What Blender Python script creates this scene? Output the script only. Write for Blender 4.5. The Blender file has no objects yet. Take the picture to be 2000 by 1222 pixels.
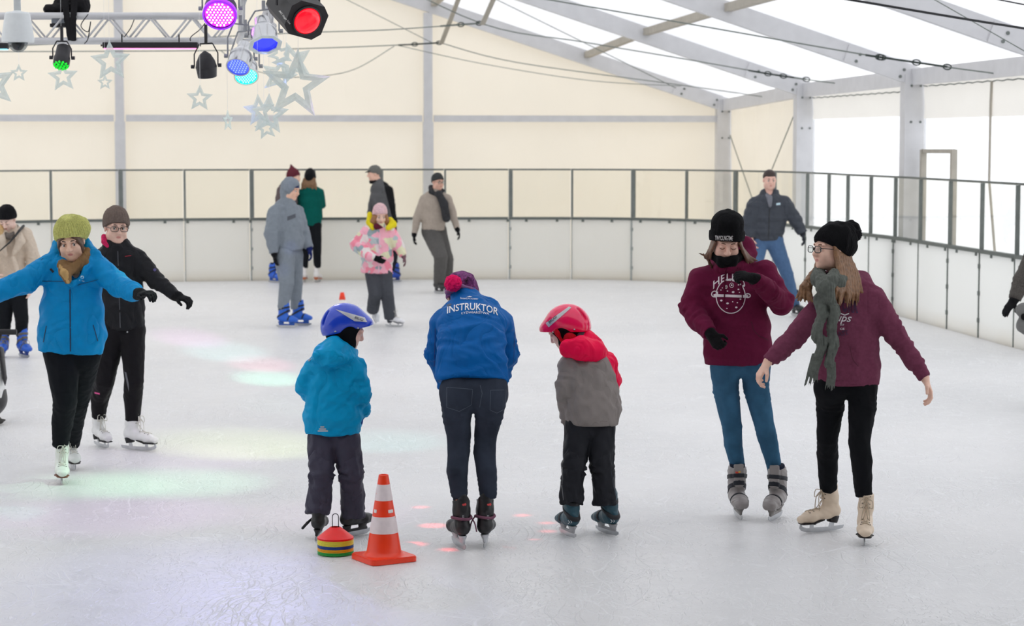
import bpy, bmesh, math, random
import numpy as np
from mathutils import Vector, Matrix
from mathutils.bvhtree import BVHTree
random.seed(7)
SC = bpy.context.scene
COL = SC.collection
F = 4200.0; HC = 2.19; TH = math.atan(337.0/F)
FW = np.array([0, math.cos(TH), -math.sin(TH)]); UPV = np.array([0, math.sin(TH), math.cos(TH)])
CAM = np.array([0, 0, HC])
A3 = lambda *v: np.array(v, float)
def nrm(v):
    v = np.asarray(v, float); return v/(np.linalg.norm(v)+1e-12)
def ray(px, py): return FW*F + A3(1, 0, 0)*(px-1000) + UPV*(611-py)
def P(px, py, Y):
    d = ray(px, py); return CAM + d*(Y/d[1])
def G(px, py):
    d = ray(px, py); return CAM + d*(-HC/d[2])
def mpp(p): return float(np.dot(p-CAM, FW))/F          # metres per photo pixel at a point

# ------------------------------------------------------------------ materials
def lin(c):
    return tuple(((x/255)/12.92 if x/255 <= .04045 else ((x/255+.055)/1.055)**2.4) for x in c)
MATS = {}
def nodes_of(m):
    m.use_nodes = True
    nt = m.node_tree; nt.nodes.clear()
    out = nt.nodes.new('ShaderNodeOutputMaterial')
    return nt, out
def mat(name, c, rough=.6, metal=0, var=.08, scale=30, bump=0, bscale=200, bdist=.002, sheen=0, coat=0, emit=None, estr=0,
        alpha=1, trans=0, mask=None, c2=None, mwidth=.002, wave=None, spec=.5, crease=None):
    if name in MATS: return MATS[name]
    m = bpy.data.materials.new(name); MATS[name] = m
    nt, out = nodes_of(m); N = nt.nodes.new; Lk = nt.links.new
    b = N('ShaderNodeBsdfPrincipled'); Lk(b.outputs[0], out.inputs[0])
    col = lin(c)
    tc = N('ShaderNodeTexCoord')
    nz = N('ShaderNodeTexNoise'); nz.inputs['Scale'].default_value = scale; nz.inputs['Detail'].default_value = 3
    Lk(tc.outputs['Object'], nz.inputs['Vector'])
    def ramp(cl):
        r = N('ShaderNodeValToRGB')
        r.color_ramp.elements[0].position = .25; r.color_ramp.elements[1].position = .75
        r.color_ramp.elements[0].color = tuple(max(0, x*(1-var)) for x in cl)+(1,)
        r.color_ramp.elements[1].color = tuple(min(1, x*(1+var)) for x in cl)+(1,)
        Lk(nz.outputs['Fac'], r.inputs[0]); return r.outputs[0]
    co = ramp(col)
    if mask:
        co2 = ramp(lin(c2))
        at = N('ShaderNodeAttribute'); at.attribute_name = mask
        mr = N('ShaderNodeMapRange'); mr.inputs['From Min'].default_value = -mwidth; mr.inputs['From Max'].default_value = mwidth
        Lk(at.outputs['Fac'], mr.inputs['Value'])
        mx = N('ShaderNodeMix'); mx.data_type = 'RGBA'
        Lk(mr.outputs[0], mx.inputs[0]); Lk(co, mx.inputs[6]); Lk(co2, mx.inputs[7]); co = mx.outputs[2]
    Lk(co, b.inputs['Base Color'])
    b.inputs['Roughness'].default_value = rough; b.inputs['Metallic'].default_value = metal
    b.inputs['Specular IOR Level'].default_value = spec
    if sheen: b.inputs['Sheen Weight'].default_value = sheen; b.inputs['Sheen Roughness'].default_value = .5
    if coat: b.inputs['Coat Weight'].default_value = coat; b.inputs['Coat Roughness'].default_value = .05
    if alpha < 1: b.inputs['Alpha'].default_value = alpha
    if trans: b.inputs['Transmission Weight'].default_value = trans
    if emit: b.inputs['Emission Color'].default_value = lin(emit)+(1,); b.inputs['Emission Strength'].default_value = estr
    if bump:
        if wave:
            n2 = N('ShaderNodeTexWave'); n2.inputs['Scale'].default_value = bscale; n2.bands_direction = wave
            n2.inputs['Distortion'].default_value = 1.5; n2.inputs['Detail'].default_value = 1
        else:
            n2 = N('ShaderNodeTexNoise'); n2.inputs['Scale'].default_value = bscale; n2.inputs['Detail'].default_value = 2
        Lk(tc.outputs['Object'], n2.inputs['Vector'])
        bp = N('ShaderNodeBump'); bp.inputs['Strength'].default_value = bump; bp.inputs['Distance'].default_value = bdist
        Lk(n2.outputs['Fac'], bp.inputs['Height']); Lk(bp.outputs[0], b.inputs['Normal'])
        if crease:                                                 # soft cloth folds: ridged, stretched noise
            cs_, cd_, cst = crease
            mp = N('ShaderNodeMapping'); mp.inputs['Scale'].default_value = (1, 1, .62); mp.inputs['Rotation'].default_value = (.3, .5, .2); Lk(tc.outputs['Object'], mp.inputs[0])
            n3 = N('ShaderNodeTexNoise'); n3.inputs['Scale'].default_value = cs_; n3.inputs['Detail'].default_value = 2.5; n3.inputs['Roughness'].default_value = .45; n3.inputs['Distortion'].default_value = 1.1
            Lk(mp.outputs[0], n3.inputs['Vector'])
            q1 = N('ShaderNodeMath'); q1.operation = 'SUBTRACT'; q1.inputs[1].default_value = .5; q2 = N('ShaderNodeMath'); q2.operation = 'ABSOLUTE'
            q3 = N('ShaderNodeMath'); q3.operation = 'POWER'; q3.inputs[1].default_value = .8
            Lk(n3.outputs['Fac'], q1.inputs[0]); Lk(q1.outputs[0], q2.inputs[0]); Lk(q2.outputs[0], q3.inputs[0])
            b2 = N('ShaderNodeBump'); b2.inputs['Strength'].default_value = cst; b2.inputs['Distance'].default_value = cd_
            Lk(q3.outputs[0], b2.inputs['Height']); Lk(b2.outputs[0], bp.inputs['Normal'])
    return m
def fab(name, c, rough=.85, **k):
    k.setdefault('bump', .35); k.setdefault('bscale', 350); k.setdefault('var', .07); k.setdefault('sheen', .03); k.setdefault('scale', 25)
    k.setdefault('spec', .08); k.setdefault('crease', (5, .032, .45))
    return mat(name, c, rough, **k)
def nylon(name, c, **k):
    k.setdefault('spec', .14); k.setdefault('crease', (5.0, .066, .62)); k.setdefault('bump', .12); k.setdefault('bscale', 60); k.setdefault('bdist', .006)
    return mat(name, c, .55, var=.06, scale=18, **k)
def knit(name, c, **k):
    return mat(name, c, .9, var=.25, scale=90, bump=.6, bscale=170, bdist=.004, sheen=.06, spec=.08, **k)

# ------------------------------------------------------------------ objects
def link(o, parent=None):
    COL.objects.link(o)
    if parent is not None: o.parent = parent
    return o
def tag(o, label=None, cat=None, group=None, kind=None):
    if label: o['label'] = label
    if cat: o['category'] = cat
    if group: o['group'] = group
    if kind: o['kind'] = kind
    return o
def thing(name, label, cat, loc=(0, 0, 0), rz=0, group=None):
    o = bpy.data.objects.new(name, None); o.empty_display_size = .1
    o.location = tuple(loc); o.rotation_euler = (0, 0, rz); link(o)
    return tag(o, label, cat, group)
def mesh(name, V, Fc, mats, parent=None, smooth=True, mi=None, attr=None):
    me = bpy.data.meshes.new(name)
    V = np.asarray(V, np.float32)
    if isinstance(Fc, np.ndarray):
        n = len(Fc); w = Fc.shape[1]
        me.vertices.add(len(V)); me.vertices.foreach_set('co', V.ravel())
        me.loops.add(n*w); me.loops.foreach_set('vertex_index', Fc.astype(np.int32).ravel())
        me.polygons.add(n); me.polygons.foreach_set('loop_start', np.arange(0, n*w, w, dtype=np.int32))
        me.polygons.foreach_set('loop_total', np.full(n, w, np.int32))
    else:
        me.from_pydata([tuple(map(float, v)) for v in V], [], [tuple(f) for f in Fc])
    if not isinstance(mats, (list, tuple)): mats = [mats]
    for m in mats: me.materials.append(m)
    if mi is not None: me.polygons.foreach_set('material_index', np.asarray(mi, np.int32))
    me.polygons.foreach_set('use_smooth', np.full(len(me.polygons), bool(smooth)))
    for k, v in (attr or {}).items():
        a = me.attributes.new(k, 'FLOAT', 'POINT'); a.data.foreach_set('value', np.asarray(v, np.float32))
    me.update(); me.validate()
    return link(bpy.data.objects.new(name, me), parent)
def frame_of(d):
    d = nrm(d); a = A3(0, 0, 1) if abs(d[2]) < .9 else A3(1, 0, 0)
    x = nrm(np.cross(a, d)); return x, np.cross(d, x), d
class MB:
    def __init__(s): s.v = []; s.f = []; s.m = []
    def add(s, V, Fc, m=0):
        o = len(s.v); s.v += [tuple(map(float, p)) for p in V]; s.f += [tuple(i+o for i in f) for f in Fc]; s.m += [m]*len(Fc); return s
    def box(s, c, h, R=None, m=0, bev=0):
        c = np.asarray(c, float); R = np.eye(3) if R is None else np.asarray(R, float)
        if bev <= 0:
            V = [c + R @ A3(x*h[0], y*h[1], z*h[2]) for x in (-1, 1) for y in (-1, 1) for z in (-1, 1)]
            return s.add(V, [(0, 1, 3, 2), (4, 6, 7, 5), (0, 4, 5, 1), (2, 3, 7, 6), (0, 2, 6, 4), (1, 5, 7, 3)], m)
        b = bev; pr = [(-h[0]+b, -h[1]), (h[0]-b, -h[1]), (h[0], -h[1]+b), (h[0], h[1]-b), (h[0]-b, h[1]), (-h[0]+b, h[1]), (-h[0], h[1]-b), (-h[0], -h[1]+b)]
        rings = []
        for z, q in ((-h[2], b), (-h[2]+b, 0), (h[2]-b, 0), (h[2], b)):
            rings.append([c + R @ A3(x*(1-q/h[0]), y*(1-q/h[1]), z) for x, y in pr])
        V = sum(rings, []); Fc = [tuple(range(7, -1, -1)), tuple(range(24, 32))]
        for k in range(3):
            for i in range(8): Fc.append((k*8+i, k*8+(i+1) % 8, k*8+8+(i+1) % 8, k*8+8+i))
        return s.add(V, Fc, m)
    def tube(s, pts, r, n=8, m=0, cap=True, closed=False):
        pts = [np.asarray(p, float) for p in pts]; k = len(pts)
        rs = r if isinstance(r, (list, tuple, np.ndarray)) else [r]*k
        V = []; Fc = []; x = None
        for i, p in enumerate(pts):
            if closed: d = pts[(i+1) % k]-pts[i-1]
            else: d = pts[min(i+1, k-1)]-pts[max(i-1, 0)]
            d = nrm(d)
            if x is None: x = frame_of(d)[0]
            x = nrm(x-d*np.dot(x, d)); y = np.cross(d, x)
            for j in range(n):
                a = 2*math.pi*j/n; V.append(p + rs[i]*(x*math.cos(a)+y*math.sin(a)))
        for i in range(k if closed else k-1):
            i2 = (i+1) % k
            for j in range(n): Fc.append((i*n+j, i*n+(j+1) % n, i2*n+(j+1) % n, i2*n+j))
        if cap and not closed: Fc += [tuple(range(n-1, -1, -1)), tuple((k-1)*n+j for j in range(n))]
        return s.add(V, Fc, m)
    def lathe(s, prof, o=(0, 0, 0), R=None, n=32, m=0, closed=False):
        R = np.eye(3) if R is None else np.asarray(R, float); o = np.asarray(o, float); V = []; Fc = []
        for r, z in prof:
            for j in range(n):
                a = 2*math.pi*j/n; V.append(o + R @ A3(r*math.cos(a), r*math.sin(a), z))
        k = len(prof)
        for i in range(k-1):
            for j in range(n): Fc.append((i*n+j, i*n+(j+1) % n, (i+1)*n+(j+1) % n, (i+1)*n+j))
        if prof[0][0] > 1e-6 and not closed: Fc.append(tuple(range(n-1, -1, -1)))
        if prof[-1][0] > 1e-6 and not closed: Fc.append(tuple((k-1)*n+j for j in range(n)))
        return s.add(V, Fc, m)
    def prism(s, poly, t, o=(0, 0, 0), R=None, m=0):      # 2D polygon in local x,y extruded +-t along local z
        R = np.eye(3) if R is None else np.asarray(R, float); o = np.asarray(o, float); n = len(poly)
        V = [o + R @ A3(x, y, z) for z in (-t, t) for x, y in poly]
        Fc = [tuple(range(n-1, -1, -1)), tuple(range(n, 2*n))] + [(i, (i+1) % n, n+(i+1) % n, n+i) for i in range(n)]
        return s.add(V, Fc, m)
    def build(s, name, mats, parent=None, smooth=False, off=None):
        V = np.array(s.v)
        if off is not None: V = V - np.asarray(off)
        o = mesh(name, V, s.f, mats, parent, smooth, mi=s.m)
        if smooth == 'auto':
            try: o.data.set_sharp_from_angle(angle=math.radians(35))
            except Exception: pass
        return o
def smooth_path(pts, n=8):
    pts = [np.asarray(p, float) for p in pts]; out = []
    for i in range(len(pts)-1):
        p0 = pts[max(i-1, 0)]; p1 = pts[i]; p2 = pts[i+1]; p3 = pts[min(i+2, len(pts)-1)]
        for k in range(n):
            t = k/n; out.append(.5*((2*p1)+(-p0+p2)*t+(2*p0-5*p1+4*p2-p3)*t*t+(-p0+3*p1-3*p2+p3)*t**3))
    out.append(pts[-1]); return out

# ------------------------------------------------------------------ implicit surfaces -> mesh
def seg(a, b, ra, rb=None, e1=None, cut=(0, 0), k=.012, op='u', rc=None):
    rb = ra if rb is None else rb
    ra = (ra, ra) if np.isscalar(ra) else ra; rb = (rb, rb) if np.isscalar(rb) else rb
    a = np.asarray(a, float); b = np.asarray(b, float)
    if np.linalg.norm(b-a) < 1e-5: b = a+A3(0, 0, 1e-4)
    ax = nrm(b-a)
    if e1 is None:
        e1 = A3(1, 0, 0) if abs(ax[0]) < .85 else A3(0, 0, 1)
    if abs(np.dot(nrm(e1), ax)) > .97: e1 = A3(0, 0, 1) if abs(ax[2]) < .9 else A3(0, 1, 0)
    e1 = nrm(np.asarray(e1, float)-ax*np.dot(e1, ax)); e2 = np.cross(ax, e1)
    R = max(ra+rb)
    return dict(t='seg', a=a, b=b, ax=ax, e1=e1, e2=e2, L=np.linalg.norm(b-a), ra=ra, rb=rb, cut=cut, k=k, op=op,
                lo=np.minimum(a, b)-R, hi=np.maximum(a, b)+R)
def ell(c, r, R=None, k=.012, op='u'):
    c = np.asarray(c, float); R = np.eye(3) if R is None else np.asarray(R, float); m = max(r)
    ext = np.sqrt(((R*np.asarray(r))**2).sum(1))
    return dict(t='ell', c=c, r=r, R=R, k=k, op=op, lo=c-ext, hi=c+ext)
def half(n, p, k=0, op='i'):                            # keep the side the normal points away from
    n = nrm(n); return dict(t='half', n=n, c=float(np.dot(n, p)), k=k, op=op)
def tube(nodes, k=.012, cut=(0, 0), e1=None, inf=0):
    out = []
    for i in range(len(nodes)-1):
        (a, ra), (b, rb) = nodes[i], nodes[i+1]
        ra = (ra, ra) if np.isscalar(ra) else ra; rb = (rb, rb) if np.isscalar(rb) else rb
        out.append(seg(a, b, (ra[0]+inf, ra[1]+inf), (rb[0]+inf, rb[1]+inf), e1, (cut[0] if i == 0 else 0, cut[1] if i == len(nodes)-2 else 0), k))
    return out
def ev(p, X, Y, Z):
    if p['t'] == 'half': return X*p['n'][0]+Y*p['n'][1]+Z*p['n'][2]-p['c']
    if p['t'] == 'seg':
        a = p['a']; x, y, z = X-a[0], Y-a[1], Z-a[2]
        ax, e1, e2, L = p['ax'], p['e1'], p['e2'], p['L']
        w = x*ax[0]+y*ax[1]+z*ax[2]; u = x*e1[0]+y*e1[1]+z*e1[2]; v = x*e2[0]+y*e2[1]+z*e2[2]
        h = np.clip(w/L, 0, 1); ex = w-h*L
        rx = p['ra'][0]+h*(p['rb'][0]-p['ra'][0]); ry = p['ra'][1]+h*(p['rb'][1]-p['ra'][1]); rm = np.minimum(rx, ry)
        q0 = np.sqrt((u/rx)**2+(v/ry)**2+(ex/rm)**2)+1e-9
        q1 = np.sqrt((u/rx**2)**2+(v/ry**2)**2+(ex/rm**2)**2)+1e-9
        d = np.maximum(q0*(q0-1)/q1, -rm)
        if p['cut'][0]: d = np.maximum(d, -w)
        if p['cut'][1]: d = np.maximum(d, w-L)
        return d
    c, R, r = p['c'], p['R'], p['r']; x, y, z = X-c[0], Y-c[1], Z-c[2]
    l = [(x*R[0, i]+y*R[1, i]+z*R[2, i]) for i in range(3)]
    q0 = np.sqrt(sum((l[i]/r[i])**2 for i in range(3)))+1e-9; q1 = np.sqrt(sum((l[i]/r[i]**2)**2 for i in range(3)))+1e-9
    return np.maximum(q0*(q0-1)/q1, -min(r))
def axis_pts(lo, hi, h, fine):
    pts = [lo]; x = lo
    while x < hi:
        st = h
        for a, b, f in fine:
            if a-st < x < b: st = min(st, f)
        x += st; pts.append(x)
    return np.array(pts, np.float32)
def field(prims, h, fine=(), thick=None):
    lo = np.min([p['lo'] for p in prims if p['op'] == 'u' and p['t'] != 'half'], 0)-3*h
    hi = np.max([p['hi'] for p in prims if p['op'] == 'u' and p['t'] != 'half'], 0)+3*h
    ax = [axis_pts(lo[i], hi[i], h, [(f[0][i], f[1][i], f[2]) for f in fine]) for i in range(3)]
    D = np.full([len(a) for a in ax], .5, np.float32)
    for p in prims:
        if p['t'] == 'half': sl = [slice(0, len(a)) for a in ax]
        else:
            pad = 3.2*h + p['k']*1.3
            sl = [slice(max(0, np.searchsorted(ax[i], p['lo'][i]-pad)-1), np.searchsorted(ax[i], p['hi'][i]+pad)+1) for i in range(3)]
        X = ax[0][sl[0]][:, None, None]; Y = ax[1][sl[1]][None, :, None]; Z = ax[2][sl[2]][None, None, :]
        if X.size*Y.size*Z.size == 0: continue
        d = ev(p, X, Y, Z).astype(np.float32); s = D[tuple(sl)]; k = p['k']
        if p['op'] == 'u':
            if k > 0:
                hh = np.maximum(k-np.abs(s-d), 0)/k; D[tuple(sl)] = np.minimum(s, d)-hh*hh*k*.25
            else: D[tuple(sl)] = np.minimum(s, d)
        else:
            if p['op'] == 's': d = -d
            if k > 0:
                hh = np.maximum(k-np.abs(s-d), 0)/k; D[tuple(sl)] = np.maximum(s, d)+hh*hh*k*.25
            else: D[tuple(sl)] = np.maximum(s, d)
    if thick: D = np.maximum(D, -D-thick)
    return D, ax
def snet(D, ax):
    I = D < 0
    c = np.zeros([n-1 for n in D.shape], np.uint8)
    for i in (0, 1):
        for j in (0, 1):
            for k in (0, 1):
                c += I[i:D.shape[0]-1+i, j:D.shape[1]-1+j, k:D.shape[2]-1+k]
    M = (c > 0) & (c < 8); idx = np.argwhere(M); ids = np.full(M.shape, -1, np.int32); ids[M] = np.arange(len(idx))
    i, j, k = idx.T
    val = {(a, b, g): D[i+a, j+b, k+g] for a in (0, 1) for b in (0, 1) for g in (0, 1)}
    cs = [np.stack([ax[t][idx[:, t]], ax[t][idx[:, t]+1]]) for t in range(3)]
    acc = np.zeros((len(idx), 3)); cnt = np.zeros(len(idx))
    for t in range(3):
        o = [q for q in range(3) if q != t]
        for b in (0, 1):
            for g in (0, 1):
                k0 = [0, 0, 0]; k0[o[0]] = b; k0[o[1]] = g; k1 = list(k0); k1[t] = 1
                va, vb = val[tuple(k0)], val[tuple(k1)]; cr = (va < 0) != (vb < 0)
                tt = np.where(cr, va/np.where(cr, va-vb, 1), 0)
                pt = np.zeros((len(idx), 3)); pt[:, t] = cs[t][0]+tt*(cs[t][1]-cs[t][0]); pt[:, o[0]] = cs[o[0]][b]; pt[:, o[1]] = cs[o[1]][g]
                acc += pt*cr[:, None]; cnt += cr
    V = acc/np.maximum(cnt, 1)[:, None]; Q = []
    for t in range(3):
        a, b = (t+1) % 3, (t+2) % 3
        s0 = [slice(None)]*3; s1 = [slice(None)]*3; s0[t] = slice(0, -1); s1[t] = slice(1, None)
        for q in (a, b): s0[q] = slice(1, -1); s1[q] = slice(1, -1)
        A, B = I[tuple(s0)], I[tuple(s1)]; e = np.argwhere(A != B)
        if not len(e): continue
        e[:, a] += 1; e[:, b] += 1; ins = I[tuple(e.T)]
        def cell(da, db):
            z = e.copy(); z[:, a] += da; z[:, b] += db; return ids[tuple(z.T)]
        q = np.stack([cell(-1, -1), cell(0, -1), cell(0, 0), cell(-1, 0)], 1)
        q[~ins] = q[~ins][:, ::-1]; Q.append(q)
    return V, np.concatenate(Q)
def vnormals(V, Q):
    n = np.cross(V[Q[:, 2]]-V[Q[:, 0]], V[Q[:, 3]]-V[Q[:, 1]]); N = np.zeros_like(V)
    for c in range(Q.shape[1]):
        for t in range(3): N[:, t] += np.bincount(Q[:, c], n[:, t], len(V))
    return N/(np.linalg.norm(N, axis=1)[:, None]+1e-12)
def wob(Pn, seed, wl, n=6, st=(1, 1, 1)):               # smooth pseudo-noise about -1..1
    r = np.random.RandomState(seed); o = np.zeros(len(Pn)); Pn = Pn*np.asarray(st)
    w2 = 2*math.pi/wl; d2 = r.normal(size=3); d2 /= np.linalg.norm(d2); wr = np.sin(Pn@d2*w2*.6+r.rand()*6)
    for _ in range(n):
        d = r.normal(size=3); d /= np.linalg.norm(d)
        o += np.sin(Pn@d*w2*(.7+.7*r.rand())+r.rand()*6.28+1.3*wr)
    return o/math.sqrt(n)/1.2
def ridges(Pn, seed, wl, st=(1, 1, 1)):
    return 1-2*np.abs(wob(Pn, seed, wl, 4, st)).clip(0, 1)
def body_from(name, prims, h, mats, parent, fine=(), disp=None, attr=None, thick=None, smooth=True):
    D, ax = field(prims, h, fine, thick); V, Q = snet(D, ax); del D
    if disp is not None:
        N = vnormals(V, Q); V = V+N*disp(V, N)[:, None]
    at = {k: f(V) for k, f in attr.items()} if attr else None
    o = mesh(name, V, Q, mats, parent, smooth, attr=at)
    return o
def cloth(seed, amp=.004, wl=.12, st=(1, 1, 1), joints=()):
    def f(V, N):
        d = amp*(.6*wob(V, seed, wl, 6, st)+.7*ridges(V, seed+1, wl*.9, st))
        for (c, axv, rad, am, w) in joints:
            q = V-c; r2 = (q*q).sum(1)/rad**2
            d = d+am*.75*np.exp(-r2*1.5)*np.sin(q@axv*2*math.pi/w+2.4*wob(V, seed+5, .13, 3))*(.55+.6*wob(V, seed+6, .16, 3))
        return d
    return f
BV = {}
def bvh(o):
    if o.name not in BV:
        mw = Matrix.Identity(4); q = o
        while q is not None:
            mw = Matrix.LocRotScale(q.location, q.rotation_euler, q.scale) @ mw; q = q.parent
        BV[o.name] = (BVHTree.FromPolygons([mw @ v.co for v in o.data.vertices], [tuple(p.vertices) for p in o.data.polygons]), mw)
    return BV[o.name][0]
def hit(tree, px, py):
    d = Vector(nrm(ray(px, py))); return tree.ray_cast(Vector(CAM), d)
def decal(name, pts, faces, target, m, parent, off=.002, base=(0, 0, 0)):
    """flat shapes drawn in photo coordinates and laid on the real surface they are printed on"""
    t = bvh(target); V = []; ok = []
    for px, py in pts:
        h = hit(t, px, py)
        if h[0] is None: V.append((0, 0, 0)); ok.append(False)
        else: V.append(tuple(h[0]+h[1]*off)); ok.append(True)
    fs = [f for f in faces if all(ok[i] for i in f)]
    if not fs: return None
    use = sorted({i for f in fs for i in f}); mp = {i: n for n, i in enumerate(use)}
    return mesh(name, np.array([V[i] for i in use])-np.asarray(base), [tuple(mp[i] for i in f) for f in fs], m, parent, False)
def text2d(s, outline=0, shear=0, space=1):
    cu = bpy.data.curves.new('txt', 'FONT'); cu.body = s; cu.size = 1; cu.resolution_u = 3; cu.shear = shear; cu.space_character = space; cu.offset = 0 if outline else .012
    if outline: cu.fill_mode = 'NONE'; cu.bevel_depth = outline
    ob = bpy.data.objects.new('txt', cu); COL.objects.link(ob)
    bpy.context.view_layer.update()
    me = ob.evaluated_get(bpy.context.evaluated_depsgraph_get()).to_mesh()
    bm = bmesh.new(); bm.from_mesh(me); bmesh.ops.triangulate(bm, faces=bm.faces[:])
    for _ in range(4):
        ed = [e for e in bm.edges if e.calc_length() > .16]
        if not ed: break
        bmesh.ops.subdivide_edges(bm, edges=ed, cuts=1); bmesh.ops.triangulate(bm, faces=[f for f in bm.faces if len(f.verts) > 3])
    bm.verts.index_update(); V = [(v.co.x, v.co.y) for v in bm.verts]; Fc = [tuple(v.index for v in f.verts) for f in bm.faces]; bm.free()
    bpy.data.objects.remove(ob); bpy.data.curves.remove(cu)
    a = np.array(V); mn, mx = a.min(0), a.max(0)
    return (a-(mn+mx)/2)/(mx-mn).max(), Fc, (mx-mn)/(mx-mn).max()
def text_px(s, cx, cy, w, hgt=None, rot=0, arc=0, outline=0, shear=0, space=1):
    a, Fc, sz = text2d(s, outline, shear, space)
    sy = w if hgt is None else hgt/sz[1]
    c, sn = math.cos(math.radians(rot)), math.sin(math.radians(rot)); out = []
    for x, y in a:
        X = x*w; Yv = -y*sy + arc*(2*x)**2; out.append((cx+X*c-Yv*sn, cy+X*sn+Yv*c))
    return out, Fc
def ring_px(cx, cy, rx, ry, w, n=40, rot=0):
    c, s = math.cos(math.radians(rot)), math.sin(math.radians(rot)); pts = []; Fc = []
    for k in (0, 1):
        for i in range(n):
            a = 2*math.pi*i/n; x = (rx-k*w)*math.cos(a); y = (ry-k*w)*math.sin(a); pts.append((cx+x*c-y*s, cy+x*s+y*c))
    for i in range(n): Fc.append((i, (i+1) % n, n+(i+1) % n, n+i))
    return pts, Fc
def disc_px(cx, cy, rx, ry, n=10):
    return [(cx+rx*math.cos(2*math.pi*i/n), cy+ry*math.sin(2*math.pi*i/n)) for i in range(n)], [tuple(range(n))]
def grid_px(quad, nx, ny):
    q = [np.array(p, float) for p in quad]; pts = []; Fc = []
    for j in range(ny+1):
        for i in range(nx+1):
            u, v = i/nx, j/ny; pts.append(tuple((q[0]*(1-u)+q[1]*u)*(1-v)+(q[3]*(1-u)+q[2]*u)*v))
    for j in range(ny):
        for i in range(nx): k = j*(nx+1)+i; Fc.append((k, k+1, k+nx+2, k+nx+1))
    return pts, Fc
def merge(*sh):
    P0 = []; F0 = []
    for p, f in sh:
        o = len(P0); P0 += list(p); F0 += [tuple(i+o for i in q) for q in f]
    return P0, F0
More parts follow.
